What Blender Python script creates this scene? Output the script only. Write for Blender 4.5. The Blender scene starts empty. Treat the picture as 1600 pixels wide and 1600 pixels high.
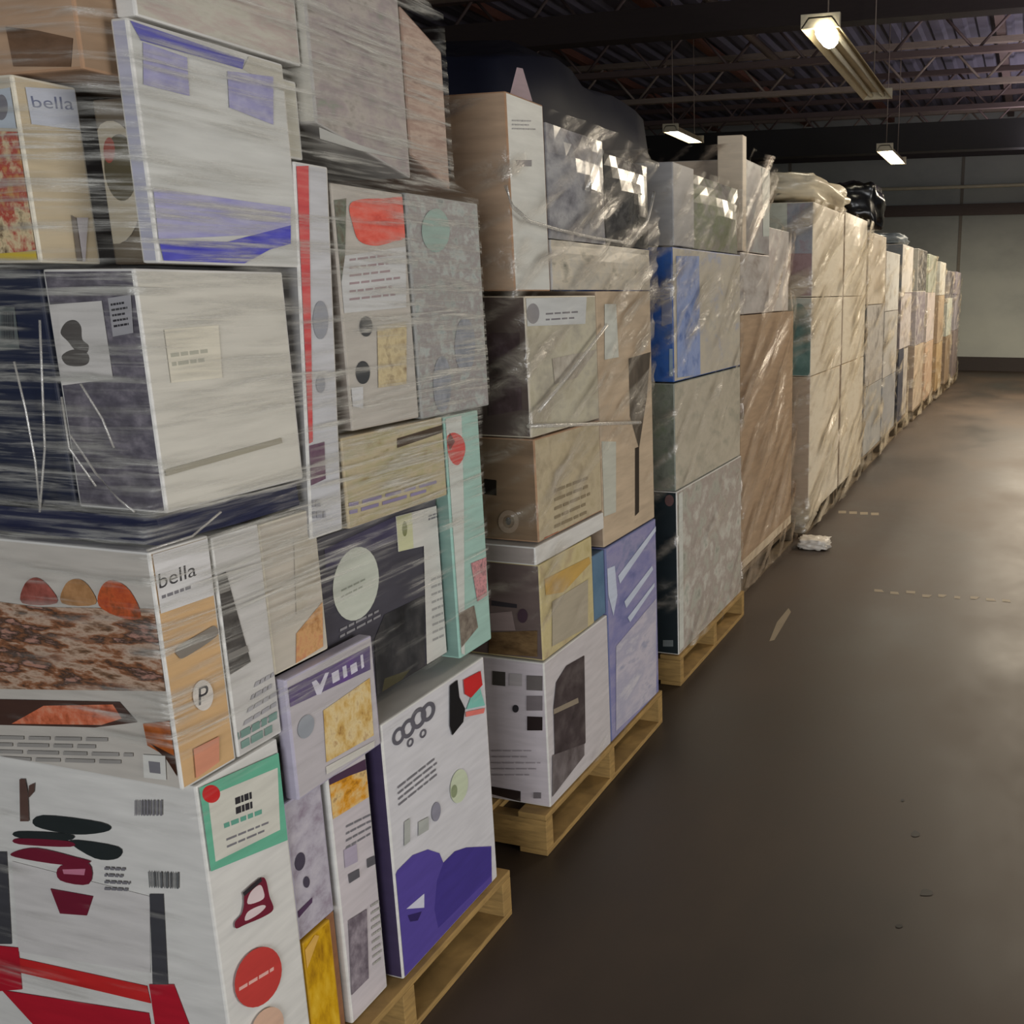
import bpy, bmesh, math, random
from mathutils import Vector, noise, Matrix
random.seed(7)
S = bpy.context.scene
COL = S.collection

# ------------------------------------------------------------------ camera and survey of the photograph
F, CX, CY, VPX, VPY, H = 1500., 1150., 800., 1612., 455., 1.6
TH = math.atan((CY-VPY)/F); PSI = math.atan((VPX-CX)/F*math.cos(TH))
def ray(px, py):
    r = (px-CX)/F; u = -(py-CY)/F
    f = math.cos(TH)+u*math.sin(TH); z = u*math.cos(TH)-math.sin(TH)
    return (r*math.cos(PSI)-f*math.sin(PSI), r*math.sin(PSI)+f*math.cos(PSI), z)
def onx(p, x):      # photo point on an aisle-side plane
    d = ray(*p); t = x/d[0]; return Vector((x, d[1]*t, H+d[2]*t))
def ony(p, y):      # photo point on a plane facing the camera end
    d = ray(*p); t = y/d[1]; return Vector((d[0]*t, y, H+d[2]*t))
def gnd(p, z=0.0):
    d = ray(*p); t = (z-H)/d[2]; return Vector((d[0]*t, d[1]*t, z))
cd = bpy.data.cameras.new('camera'); cam = bpy.data.objects.new('camera', cd); COL.objects.link(cam)
cam.location = (0, 0, H); cam.rotation_euler = (math.pi/2-TH, 0, PSI)
cd.sensor_width = 36; cd.lens = 36*F/1600; cd.shift_x = -(CX-800)/1600; cd.shift_y = 0
cd.clip_start = .02; cd.clip_end = 200
S.camera = cam

# ------------------------------------------------------------------ materials
def lin(c):
    c = c/255.
    return c/12.92 if c <= .04045 else ((c+.055)/1.055)**2.4
def C(rgb): return (lin(rgb[0]), lin(rgb[1]), lin(rgb[2]), 1)
MC = {}
def new_mat(name):
    m = bpy.data.materials.new(name); m.use_nodes = True
    nt = m.node_tree; return m, nt, nt.nodes['Principled BSDF']
def mapped(nt, scale, coord='Object'):
    tc = nt.nodes.new('ShaderNodeTexCoord'); mp = nt.nodes.new('ShaderNodeMapping')
    mp.inputs['Scale'].default_value = scale
    nt.links.new(tc.outputs[coord], mp.inputs['Vector']); return mp
def ramp(nt, stops, interp='LINEAR'):
    r = nt.nodes.new('ShaderNodeValToRGB'); r.color_ramp.interpolation = interp
    e = r.color_ramp.elements
    while len(e) < len(stops): e.new(.5)
    for k, (p, c) in enumerate(stops): e[k].position = p; e[k].color = c
    return r
def solid(rgb, rough=.45, var=.10, scale=(9, 9, 60), metal=0.):
    """plain printed or painted surface with slight uneven wear"""
    key = ('solid', rgb, rough, var, scale, metal)
    if key in MC: return MC[key]
    m, nt, b = new_mat('paint_%d_%d_%d' % rgb)
    a = C(rgb)
    mp = mapped(nt, scale); n = nt.nodes.new('ShaderNodeTexNoise'); n.inputs['Scale'].default_value = 1; n.inputs['Detail'].default_value = 4
    nt.links.new(mp.outputs[0], n.inputs['Vector'])
    r = ramp(nt, [(.25, tuple(v*(1-var) for v in a[:3])+(1,)), (.75, tuple(min(1, v*(1+var)) for v in a[:3])+(1,))])
    nt.links.new(n.outputs[0], r.inputs[0]); nt.links.new(r.outputs[0], b.inputs['Base Color'])
    b.inputs['Roughness'].default_value = rough; b.inputs['Metallic'].default_value = metal
    MC[key] = m; return m
def kraft(rgb=(165, 130, 100)):
    key = ('kraft', rgb)
    if key in MC: return MC[key]
    m, nt, b = new_mat('cardboard')
    a = C(rgb)
    mp = mapped(nt, (6, 6, 45)); n = nt.nodes.new('ShaderNodeTexNoise'); n.inputs['Scale'].default_value = 1; n.inputs['Detail'].default_value = 6
    nt.links.new(mp.outputs[0], n.inputs['Vector'])
    r = ramp(nt, [(.2, tuple(v*.78 for v in a[:3])+(1,)), (.8, tuple(v*1.18 for v in a[:3])+(1,))])
    nt.links.new(n.outputs[0], r.inputs[0]); nt.links.new(r.outputs[0], b.inputs['Base Color'])
    bp = nt.nodes.new('ShaderNodeBump'); bp.inputs['Strength'].default_value = .15; bp.inputs['Distance'].default_value = .004
    nt.links.new(n.outputs[0], bp.inputs['Height']); nt.links.new(bp.outputs[0], b.inputs['Normal'])
    b.inputs['Roughness'].default_value = .8
    MC[key] = m; return m
def photo(cols, scale=(30, 30, 60), seed=0., mixn=True, rough=.4):
    """a printed picture: blotches of the given inks"""
    key = ('photo', tuple(cols), scale, seed)
    if key in MC: return MC[key]
    m, nt, b = new_mat('printed_picture_ink')
    mp = mapped(nt, scale); mp.inputs['Location'].default_value = (seed, seed*1.7, seed*.6)
    n = nt.nodes.new('ShaderNodeTexNoise'); n.inputs['Scale'].default_value = 1.; n.inputs['Detail'].default_value = 5; n.inputs['Roughness'].default_value = .62
    n.inputs['Distortion'].default_value = .15
    nt.links.new(mp.outputs[0], n.inputs['Vector'])
    k = len(cols)
    r = ramp(nt, [(.27+.46*i/max(1, k-1), C(c)) for i, c in enumerate(cols)])
    nt.links.new(n.outputs[0], r.inputs[0]); nt.links.new(r.outputs[0], b.inputs['Base Color'])
    b.inputs['Roughness'].default_value = rough
    MC[key] = m; return m
def film(name, tint=(225, 222, 212), alpha=(.12, .6), scale=(5, 5, 80), gloss=.35, rough=.22, bump=.5, tilt=0., win=(.36, .66)):
    """stretch film: partly see-through, whitened along the lines where it is bunched; tilt turns the lines out of level"""
    m = bpy.data.materials.new(name); m.use_nodes = True; nt = m.node_tree
    nt.nodes.clear()
    out = nt.nodes.new('ShaderNodeOutputMaterial')
    tr = nt.nodes.new('ShaderNodeBsdfTransparent'); df = nt.nodes.new('ShaderNodeBsdfDiffuse'); gl = nt.nodes.new('ShaderNodeBsdfGlossy')
    df.inputs['Color'].default_value = C(tint); gl.inputs['Color'].default_value = (.9, .9, .9, 1); gl.inputs['Roughness'].default_value = rough
    tc = nt.nodes.new('ShaderNodeTexCoord'); mp = nt.nodes.new('ShaderNodeMapping'); mp.vector_type = 'TEXTURE'
    mp.inputs['Rotation'].default_value = (tilt, 0, 0); mp.inputs['Scale'].default_value = tuple(1/s for s in scale)
    nt.links.new(tc.outputs['Object'], mp.inputs['Vector'])
    n = nt.nodes.new('ShaderNodeTexNoise'); n.inputs['Scale'].default_value = 1; n.inputs['Detail'].default_value = 6; n.inputs['Roughness'].default_value = .6; n.inputs['Distortion'].default_value = .5
    nt.links.new(mp.outputs[0], n.inputs['Vector'])
    bp = nt.nodes.new('ShaderNodeBump'); bp.inputs['Strength'].default_value = bump; bp.inputs['Distance'].default_value = .02
    nt.links.new(n.outputs[0], bp.inputs['Height']); nt.links.new(bp.outputs[0], gl.inputs['Normal']); nt.links.new(bp.outputs[0], df.inputs['Normal'])
    r = ramp(nt, [(win[0], (alpha[0],)*3+(1,)), (win[1], (alpha[1],)*3+(1,))])
    nt.links.new(n.outputs[0], r.inputs[0])
    m1 = nt.nodes.new('ShaderNodeMixShader'); m1.inputs[0].default_value = gloss
    nt.links.new(df.outputs[0], m1.inputs[1]); nt.links.new(gl.outputs[0], m1.inputs[2])
    m2 = nt.nodes.new('ShaderNodeMixShader')
    at = nt.nodes.new('ShaderNodeAttribute'); at.attribute_name = 'bunching'; mu = nt.nodes.new('ShaderNodeMath'); mu.operation = 'MULTIPLY'; mu.use_clamp = True
    nt.links.new(r.outputs[0], mu.inputs[0]); nt.links.new(at.outputs['Fac'], mu.inputs[1]); nt.links.new(mu.outputs[0], m2.inputs[0])
    nt.links.new(tr.outputs[0], m2.inputs[1]); nt.links.new(m1.outputs[0], m2.inputs[2])
    nt.links.new(m2.outputs[0], out.inputs['Surface'])
    return m
def emit(rgb, power):
    m = bpy.data.materials.new('lit_tube'); m.use_nodes = True; nt = m.node_tree; nt.nodes.clear()
    o = nt.nodes.new('ShaderNodeOutputMaterial'); e = nt.nodes.new('ShaderNodeEmission')
    e.inputs[0].default_value = C(rgb); e.inputs[1].default_value = power; nt.links.new(e.outputs[0], o.inputs[0]); return m

WHITE = (212, 210, 204)
# ------------------------------------------------------------------ mesh helpers
def link(name, me, mats, parent=None):
    o = bpy.data.objects.new(name, me); COL.objects.link(o)
    for m in mats: me.materials.append(m)
    if parent: o.parent = parent
    return o
def tag(o, label=None, cat=None, group=None, kind=None):
    if label: o['label'] = label
    if cat: o['category'] = cat
    if group: o['group'] = group
    if kind: o['kind'] = kind
    return o
def empty(name, loc=(0, 0, 0)):
    o = bpy.data.objects.new(name, None); COL.objects.link(o); o.location = loc; return o
def add_box(bm, x0, x1, y0, y1, z0, z1, mi=0, bev=0.):
    vs = [bm.verts.new(p) for p in ((x0,y0,z0),(x1,y0,z0),(x1,y1,z0),(x0,y1,z0),(x0,y0,z1),(x1,y0,z1),(x1,y1,z1),(x0,y1,z1))]
    fs = []
    for q in ((0,3,2,1),(4,5,6,7),(0,1,5,4),(1,2,6,5),(2,3,7,6),(3,0,4,7)):
        f = bm.faces.new([vs[i] for i in q]); f.material_index = mi; fs.append(f)
    if bev:
        es = list({e for f in fs for e in f.edges})
        bmesh.ops.bevel(bm, geom=es, offset=bev, segments=2, affect='EDGES', profile=.6)
def boxobj(name, b, m, parent=None, bev=.002):
    bm = bmesh.new(); add_box(bm, *b, bev=bev); me = bpy.data.meshes.new(name); bm.to_mesh(me); bm.free()
    return link(name, me, [m], parent)
def add_tube(bm, pts, r, seg=8, mi=0, caps=True):
    rings = []
    for i, p in enumerate(pts):
        p = Vector(p); a = Vector(pts[max(0, i-1)]); c = Vector(pts[min(len(pts)-1, i+1)])
        d = (c-a).normalized(); u = d.orthogonal().normalized(); v = d.cross(u)
        rings.append([bm.verts.new(p+r*(math.cos(2*math.pi*k/seg)*u+math.sin(2*math.pi*k/seg)*v)) for k in range(seg)])
    for a, b in zip(rings, rings[1:]):
        for k in range(seg):
            f = bm.faces.new((a[k], a[(k+1) % seg], b[(k+1) % seg], b[k])); f.material_index = mi; f.smooth = True
    if caps:
        for rg in (rings[0], rings[-1]):
            f = bm.faces.new(rg); f.material_index = mi
def done(name, bm, mats, parent=None):
    bmesh.ops.recalc_face_normals(bm, faces=bm.faces)
    me = bpy.data.meshes.new(name); bm.to_mesh(me); bm.free()
    return link(name, me, mats if isinstance(mats, (list, tuple)) else [mats], parent)

# ------------------------------------------------------------------ cartons
STACK = []      # (stack number, extents) of everything that the film goes round
def carton(st, name, label, x1, y0, y1, z0, z1, depth, mats, cat='box', group=None, bev=.004, bulge=0., shear=(0, 0), lean=0.):
    """mats: [rest, aisle face, camera-end face]. origin stays at world zero so that prints share its frame"""
    x0 = x1-depth
    bm = bmesh.new(); add_box(bm, x0, x1, y0, y1, z0, z1)
    bmesh.ops.recalc_face_normals(bm, faces=bm.faces)
    for f in bm.faces:
        n = f.normal
        f.material_index = 1 if n.x > .9 else (2 if n.y < -.9 else 0)
    if bulge:
        bmesh.ops.subdivide_edges(bm, edges=bm.edges[:], cuts=7, use_grid_fill=True)
        for v in bm.verts:
            a = (v.co.y-y0)/(y1-y0); c = (v.co.z-z0)/(z1-z0)
            if v.co.x > x1-1e-5: v.co.x += bulge*math.sin(math.pi*min(1, max(0, a)))*math.sin(math.pi*min(1, max(0, c)))+.004*noise.noise(Vector((a*5+y0*9, c*5, z0*7)))
    elif bev:
        es = [e for e in bm.edges]
        bmesh.ops.bevel(bm, geom=es, offset=bev, segments=2, affect='EDGES', profile=.6)
    if shear != (0, 0):
        for v in bm.verts:
            t = (v.co.y-y0)/(y1-y0); v.co.z += shear[0]*t+shear[1]*(1-t)
    for v in bm.verts: v.co.y -= lean*(z1-v.co.z)/(z1-z0)
    me = bpy.data.meshes.new(name); bm.to_mesh(me); bm.free()
    ms = (list(mats)+[mats[0]]*3)[:3] if isinstance(mats, (list, tuple)) else [mats]*3
    o = link(name, me, ms); tag(o, label, cat, group)
    STACK.append((st, (x0, x1+bulge*.8, y0, y1, z0+min(shear), z1+max(shear))))
    o['_x'] = x1+bulge*0; BOX[o.name] = dict(x1=x1, x0=x0, y0=y0, y1=y1, z0=z0, z1=z1, k=0, lean=lean)
    return o
BOX = {}
EPS = .0012
def plane_pts(o, face, pts, lift):
    b = BOX[o.name]; out = []
    for p in pts:
        if face == 'A':
            v = onx(p, b['x1']); s = b['lean']*(b['z1']-min(b['z1'], max(b['z0'], v.z)))/(b['z1']-b['z0']); v = Vector((b['x1']+lift, min(max(v.y, b['y0']+.004-s), b['y1']-.004-s), min(max(v.z, b['z0']+.004), b['z1']-.004)))
        else:
            v = ony(p, b['y0']); v = Vector((min(max(v.x, b['x0']+.004), b['x1']-.004), b['y0']-lift, min(max(v.z, b['z0']+.004), b['z1']-.004)))
        out.append(v)
    return out
def next_lift(o):
    b = BOX[o.name]; b['k'] += 1; return EPS+.00012*b['k']
def smooth_poly(pts, n=4):
    out = []; N = len(pts)
    for i in range(N):
        p0, p1, p2, p3 = (pts[(i+k-1) % N] for k in range(4))
        for s in range(n):
            t = s/n
            out.append(tuple(.5*((2*p1[k])+(-p0[k]+p2[k])*t+(2*p0[k]-5*p1[k]+4*p2[k]-p3[k])*t*t+(-p0[k]+3*p1[k]-3*p2[k]+p3[k])*t**3) for k in (0, 1)))
    return out
def prt(o, face, shapes, m, name='printed_panel', label=None, round_=False):
    """one printed mark on a carton face; shapes: list of photo outlines that share an ink"""
    if shapes and isinstance(shapes[0][0], (int, float)): shapes = [shapes]
    if len(shapes) > 1 and name in ('printed_panel', 'printed_picture', 'icon'):
        for sh in shapes: c = prt(o, face, sh, m, name, label, round_)
        return c
    lift = next_lift(o); bm = bmesh.new()
    for sh in shapes:
        q = smooth_poly(sh) if round_ else sh
        pts = plane_pts(o, face, q, lift)
        try:
            f = bm.faces.new([bm.verts.new(p) for p in pts])
        except ValueError: continue
    bmesh.ops.remove_doubles(bm, verts=bm.verts, dist=1e-5)
    bmesh.ops.triangulate(bm, faces=bm.faces[:])
    for f in bm.faces:
        f.normal_update()
        n = f.normal
        if (face == 'A' and n.x < 0) or (face == 'F' and n.y > 0): f.normal_flip()
    me = bpy.data.meshes.new(name); bm.to_mesh(me); bm.free()
    c = link(name, me, [m], o)
    if label: c['label'] = label
    return c
def ell(c, rx, ry, sh=0., n=28):
    return [(c[0]+rx*math.cos(2*math.pi*k/n), c[1]+ry*math.sin(2*math.pi*k/n)+sh*rx*math.cos(2*math.pi*k/n)) for k in range(n)]
def bil(q, u, v):   # q: TL TR BR BL
    a = [q[0][k]*(1-u)+q[1][k]*u for k in (0, 1)]; b = [q[3][k]*(1-u)+q[2][k]*u for k in (0, 1)]
    return (a[0]*(1-v)+b[0]*v, a[1]*(1-v)+b[1]*v)
def sub(q, u0, u1, v0, v1): return [bil(q, u0, v0), bil(q, u1, v0), bil(q, u1, v1), bil(q, u0, v1)]
def lines(q, n, fill=.5, seed=1, words=True, short=.75):
    rnd = random.Random(seed); out = []
    for i in range(n):
        v0 = (i+.5-fill/2)/n; v1 = (i+.5+fill/2)/n; u = 0.; end = rnd.uniform(short, 1)
        while u < end-.04:
            w = rnd.uniform(.1, .26) if words else end
            out.append(sub(q, u, min(end, u+w), v0, v1)); u += w+.035
    return out
def bars(q, n=14, seed=2):
    rnd = random.Random(seed); out = []; u = 0
    while u < 1:
        w = rnd.choice((.03, .05, .08)); out.append(sub(q, u, min(1, u+w), 0, 1)); u += w+rnd.choice((.03, .05))
    return out
def text(o, face, q, s, m, name='lettering', label=None):
    cu = bpy.data.curves.new('t', 'FONT'); cu.body = s; cu.resolution_u = 3
    t = bpy.data.objects.new('t', cu); COL.objects.link(t)
    dg = bpy.context.evaluated_depsgraph_get()
    me = bpy.data.meshes.new_from_object(t.evaluated_get(dg)); bpy.data.objects.remove(t); bpy.data.curves.remove(cu)
    xs = [v.co.x for v in me.vertices]; ys = [v.co.y for v in me.vertices]
    X0, X1, Y0, Y1 = min(xs), max(xs), min(ys), max(ys); lift = next_lift(o)
    pts = plane_pts(o, face, [bil(q, (v.co.x-X0)/(X1-X0), 1-(v.co.y-Y0)/(Y1-Y0)) for v in me.vertices], lift)
    for v, p in zip(me.vertices, pts): v.co = p
    me.update(); me.name = name
    c = link(name, me, [m], o)
    if label: c['label'] = label
    return c
def tape(o, m=None):
    b = BOX[o.name]; yc = (b['y0']+b['y1'])/2; l = next_lift(o)
    bm = bmesh.new(); add_box(bm, b['x0']+.02, b['x1']+l, yc-.025, yc+.025, b['z1']-.06, b['z1']+l)
    return done('tape_strip', bm, [m or solid((190, 165, 120), .3)], o)

# ------------------------------------------------------------------ pallets
WOODC = []
def wood(rgb):
    key = ('wood', rgb)
    if key in MC: return MC[key]
    m, nt, b = new_mat('raw_pine')
    a = C(rgb); mp = mapped(nt, (14, 14, 90)); n = nt.nodes.new('ShaderNodeTexNoise'); n.inputs['Scale'].default_value = 1; n.inputs['Detail'].default_value = 6; n.inputs['Distortion'].default_value = .6
    nt.links.new(mp.outputs[0], n.inputs['Vector'])
    r = ramp(nt, [(.25, tuple(v*.6 for v in a[:3])+(1,)), (.75, tuple(v*1.2 for v in a[:3])+(1,))])
    nt.links.new(n.outputs[0], r.inputs[0]); nt.links.new(r.outputs[0], b.inputs['Base Color']); b.inputs['Roughness'].default_value = .75
    MC[key] = m; return m
PINE = (162, 130, 76)
def pallet(x1, y0, y1, label, w=1.15, m=None):
    m = m or wood(PINE)
    r = empty('wooden_pallet', (x1-w/2, (y0+y1)/2, 0)); tag(r, label, 'pallet', 'wooden pallets in the row')
    hw, hd = w/2, (y1-y0)/2
    for ys in (-hd, -.02, hd-.04):
        boxobj('stringer', (-hw, hw, ys, ys+.04, .018, .112), m, r)
    for k in range(7):
        xa = -hw+k*(w-.09)/6
        boxobj('deck_board', (xa, xa+.09, -hd, hd, .113, .131), m, r)
    for k in range(5):
        xa = -hw+k*(w-.09)/4
        boxobj('bottom_board', (xa, xa+.09, -hd, hd, .001, .0175), m, r)
    return r

# ------------------------------------------------------------------ film shells
def hull(pts):
    pts = sorted(set(pts)); 
    def half(ps):
        h = []
        for p in ps:
            while len(h) > 1 and (h[-1][0]-h[-2][0])*(p[1]-h[-2][1])-(h[-1][1]-h[-2][1])*(p[0]-h[-2][0]) <= 0: h.pop()
            h.append(p)
        return h[:-1]
    return half(pts)+half(pts[::-1])
def wrap(st, label, zr, mat, cover, dz=.008, ds=.016, slope=0., wrinkle=.003, off=.009, freq=(2.4, 60), smooth=4, seed=0., soft=.25):
    """film wound round a stack: at each height the taut outline of the cartons there; kept where the film is bunched enough to be seen"""
    bs = [b for s, b in STACK if s == st]
    X0 = min(b[0] for b in bs); X1 = max(b[1] for b in bs); Y0 = min(b[2] for b in bs); Y1 = max(b[3] for b in bs)
    c = ((X0+X1)/2, (Y0+Y1)/2)
    per = []
    def seg(a, b, s):
        n = max(2, int(math.dist(a, b)/s)); per.extend([(a[0]+(b[0]-a[0])*i/n, a[1]+(b[1]-a[1])*i/n) for i in range(n)])
    seg((X0, Y0), (X1, Y0), ds); seg((X1, Y0), (X1, Y1), ds); seg((X1, Y1), (X0, Y1), ds*4); seg((X0, Y1), (X0, Y0), ds*4)
    dirs = []
    for p in per:
        d = Vector((p[0]-c[0], p[1]-c[1])); dirs.append(d.normalized())
    nz = int((zr[1]-zr[0])/dz)+1; R = []
    for i in range(nz):
        z = zr[0]+i*dz
        act = [b for b in bs if b[4]-.02 < z < b[5]+.02] or bs[-1:]
        h = hull([(x, y) for b in act for x in b[:2] for y in b[2:4]]+[(c[0]+dx, c[1]+dy) for dx in (-.2, .2) for dy in (-.2, .2)])
        row = []
        for d in dirs:
            best = .3
            for a, b in zip(h, h[1:]+h[:1]):
                e = (b[0]-a[0], b[1]-a[1]); den = d.x*e[1]-d.y*e[0]
                if abs(den) < 1e-9: continue
                t = ((a[0]-c[0])*e[1]-(a[1]-c[1])*e[0])/den; s = ((a[0]-c[0])*d.y-(a[1]-c[1])*d.x)/den
                if t > 0 and -1e-6 <= s <= 1+1e-6: best = max(best, t)
            row.append(best)
        R.append(row)
    M = len(dirs)
    for k in range(M):     # the film bridges steps: widen, then ease
        colm = [R[i][k] for i in range(nz)]
        mx = [max(colm[max(0, i-smooth):i+smooth+1]) for i in range(nz)]
        for i in range(nz): R[i][k] = max(colm[i], sum(mx[max(0, i-smooth):i+smooth+1])/len(mx[max(0, i-smooth):i+smooth+1]))
    vs = []; us = []
    u = 0
    for k in range(M):
        us.append(u); u += math.dist(per[k], per[(k+1) % M])
    for i in range(nz):
        z = zr[0]+i*dz
        for k in range(M):
            zz = z+slope*us[k]
            nn = noise.noise(Vector((us[k]*freq[0]*.8, zz*freq[1]*.7, seed))); n2 = noise.noise(Vector((us[k]*freq[0]*2, zz*freq[1]*1.8, seed+5)))
            w = wrinkle*(.75*(1-min(1, abs(nn)*1.6))**2+.4*(1-min(1, abs(n2)*1.6))**2)
            r = R[i][k]+off+w
            vs.append((c[0]+dirs[k].x*r, c[1]+dirs[k].y*r, z))
    dens = []
    for i in range(nz):
        z = zr[0]+i*dz
        for k in range(M):
            zz = z+slope*us[k]
            n = noise.noise(Vector((us[k]*freq[0]+seed, zz*freq[1], seed*3)))*.6+noise.noise(Vector((us[k]*freq[0]*3, zz*freq[1]*2.2, seed*5)))*.4
            n += .35*noise.noise(Vector((us[k]*2.+9, z*3., seed*7)))
            dens.append(min(1, max(0, (n-.8+1.6*cover(us[k]-(X1-X0), Y1-Y0, z))/soft)))
    fs = []
    for i in range(nz-1):
        for k in range(M):
            q = (i*M+k, i*M+(k+1) % M, (i+1)*M+(k+1) % M, (i+1)*M+k)
            if max(dens[t] for t in q) > 0: fs.append(q)
    me = bpy.data.meshes.new('stretch_wrap'); me.from_pydata(vs, [], fs)
    at = me.attributes.new('bunching', 'FLOAT', 'POINT'); at.data.foreach_set('value', dens)
    bm = bmesh.new(); bm.from_mesh(me); bmesh.ops.delete(bm, geom=[v for v in bm.verts if not v.link_faces], context='VERTS'); bm.to_mesh(me); bm.free()
    me.shade_smooth()
    o = link('stretch_wrap', me, [mat]); tag(o, label, 'plastic wrap', 'stretch film round the pallet loads')
    return o
def strand(parent, pts, wd, mat, name='film_fold'):
    """a rope-like gathered fold of film through 3-D points"""
    bm = bmesh.new(); add_tube(bm, pts, wd, 6); o = done(name, bm, [mat], parent)
    at = o.data.attributes.new('bunching', 'FLOAT', 'POINT'); at.data.foreach_set('value', [1.]*len(o.data.vertices))
    return o
def blob(name, c, sz, amp=.12, fr=2.2, seed=0., sub=4, flat=True):
    bm = bmesh.new(); bmesh.ops.create_cube(bm, size=2)
    bmesh.ops.subdivide_edges(bm, edges=bm.edges[:], cuts=9, use_grid_fill=True)
    for v in bm.verts:
        p = v.co.copy(); s = p.normalized()*1.25
        q = p*.62+s*.38
        q += p.normalized()*amp*(noise.noise(p*fr+Vector((seed, seed, 0)))+.5*noise.noise(p*fr*2.7+Vector((0, seed, seed))))
        if flat: q.z = max(q.z, -1)
        v.co = Vector((c[0]+q.x*sz[0], c[1]+q.y*sz[1], c[2]+q.z*sz[2]))
        
    for f in bm.faces: f.smooth = True
    bmesh.ops.recalc_face_normals(bm, faces=bm.faces)
    me = bpy.data.meshes.new(name); bm.to_mesh(me); bm.free(); return me
# ------------------------------------------------------------------ the first stack
W = solid(WHITE); INK = solid((48, 46, 50)); GREYINK = solid((120, 118, 122)); KR = kraft(); DK = solid((46, 42, 46))
CREAM = solid((214, 206, 186)); PURP = solid((84, 70, 150)); LILAC = solid((176, 170, 186)); RED = solid((196, 40, 40)); CORAL = solid((226, 92, 76))
X = -1.23
pallet(-1.205, 1.09, 1.965, 'pale pine pallet under the tall stack with the blue-banded carton')
# base layer
a = carton(1, 'carton', 'white cookware carton with a green framed notice and red tote print', X, 1.09, 1.268, .134, .828, .62, [W, W, W])
prt(a, 'F', [(20,1345),(235,1400),(236,1520),(30,1486)], solid((204, 200, 196)), 'printed_panel')
prt(a, 'F', [(30,1496),(231,1540),(237,1567),(33,1519)], RED, 'printed_picture', 'red tote handle'); MAR = solid((112, 28, 48))
prt(a, 'F', [[(0,1477),(30,1480),(36,1545),(0,1548)], [(234,1537),(273,1537),(297,1600),(300,1640),(249,1640)], [(4,1546),(234,1582),(244,1640),(90,1640)]], solid((176, 26, 44)), 'printed_picture')
prt(a, 'F', [[(0,1330),(12,1330),(20,1474),(0,1474)], [(235,1396),(257,1396),(264,1537),(240,1537)]], solid((66, 66, 70)), 'printed_picture')
prt(a, 'F', [[(57,1290),(68,1273),(160,1284),(172,1297),(120,1303)], [(110,1312),(186,1322),(186,1340),(150,1340)], [(30,1298),(110,1302),(108,1312),(32,1308)]], solid((38, 44, 44)), 'printed_picture', None, True)
prt(a, 'F', [[(30,1309),(108,1313),(112,1322),(32,1318)], [(24,1330),(60,1324),(120,1338),(144,1346),(100,1350),(26,1338)], [(96,1352),(141,1348),(141,1380),(96,1374)]], MAR, 'printed_picture', None, True)
prt(a, 'F', [(81,1387),(148,1399),(138,1429),(96,1426)], MAR, 'printed_picture')
prt(a, 'F', [(100,1357),(136,1356),(134,1366),(102,1364)], solid((190, 120, 140)), 'printed_picture')
prt(a, 'F', [[(33,1216),(42,1216),(46,1236),(48,1282),(34,1282)], [(48,1226),(57,1222),(56,1236),(47,1246)]], solid((92, 70, 62)), 'printed_picture')
prt(a, 'F', bars([(213,1249),(258,1249),(258,1273),(213,1273)]), GREYINK, 'barcode')
prt(a, 'F', bars([(234,1360),(282,1362),(282,1387),(236,1385)], 9, 4), solid((96, 98, 98)), 'barcode')
prt(a, 'F', lines([(166,1350),(206,1352),(206,1394),(166,1392)], 4, .4, 3), GREYINK, 'lettering')
fr = [(301,1219),(442,1170),(447,1312),(320,1366)]
prt(a, 'A', fr, solid((104, 176, 146)), 'printed_panel', 'green frame')
prt(a, 'A', [(322,1244),(431,1199),(435,1296),(334,1346)], solid((206, 204, 192)), 'printed_panel', 'white notice inside the green frame')
prt(a, 'A', ell((327,1240), 14, 14), RED, 'printed_panel', 'red dot')
prt(a, 'A', lines([(364,1244),(396,1232),(398,1262),(366,1274)], 2, .7, 8), INK, 'lettering')
prt(a, 'A', lines([(346,1284),(420,1256),(420,1268),(348,1296)], 1, .6, 4), solid((100, 160, 140)), 'lettering')
prt(a, 'A', lines([(350,1306),(420,1278),(420,1298),(352,1328)], 2, .3, 6), GREYINK, 'lettering')
prt(a, 'A', [[(380,1392),(403,1372),(412,1374),(418,1400),(424,1420),(408,1432),(380,1444),(366,1450),(364,1440),(374,1428),(378,1412)]], MAR, 'logo', round_=True)
prt(a, 'A', [[(388,1394),(402,1382),(408,1390),(408,1404),(384,1412)], [(384,1424),(404,1414),(412,1416),(400,1428),(380,1438)]], solid((214, 196, 196)), 'logo', round_=True)
prt(a, 'A', [[(376,1394),(404,1370),(406,1376),(378,1400)]], DK, 'logo')
prt(a, 'A', ell((400,1526), 37, 46, -.32), solid((190, 62, 56)), 'printed_panel', 'red oval badge')
prt(a, 'A', lines([(370,1540),(430,1504),(430,1514),(370,1550)], 1, .55, 5), solid((222, 170, 160)), 'lettering')
prt(a, 'A', ell((414,1606), 26, 32, -.4), solid((206, 170, 146)), 'printed_panel')
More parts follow.
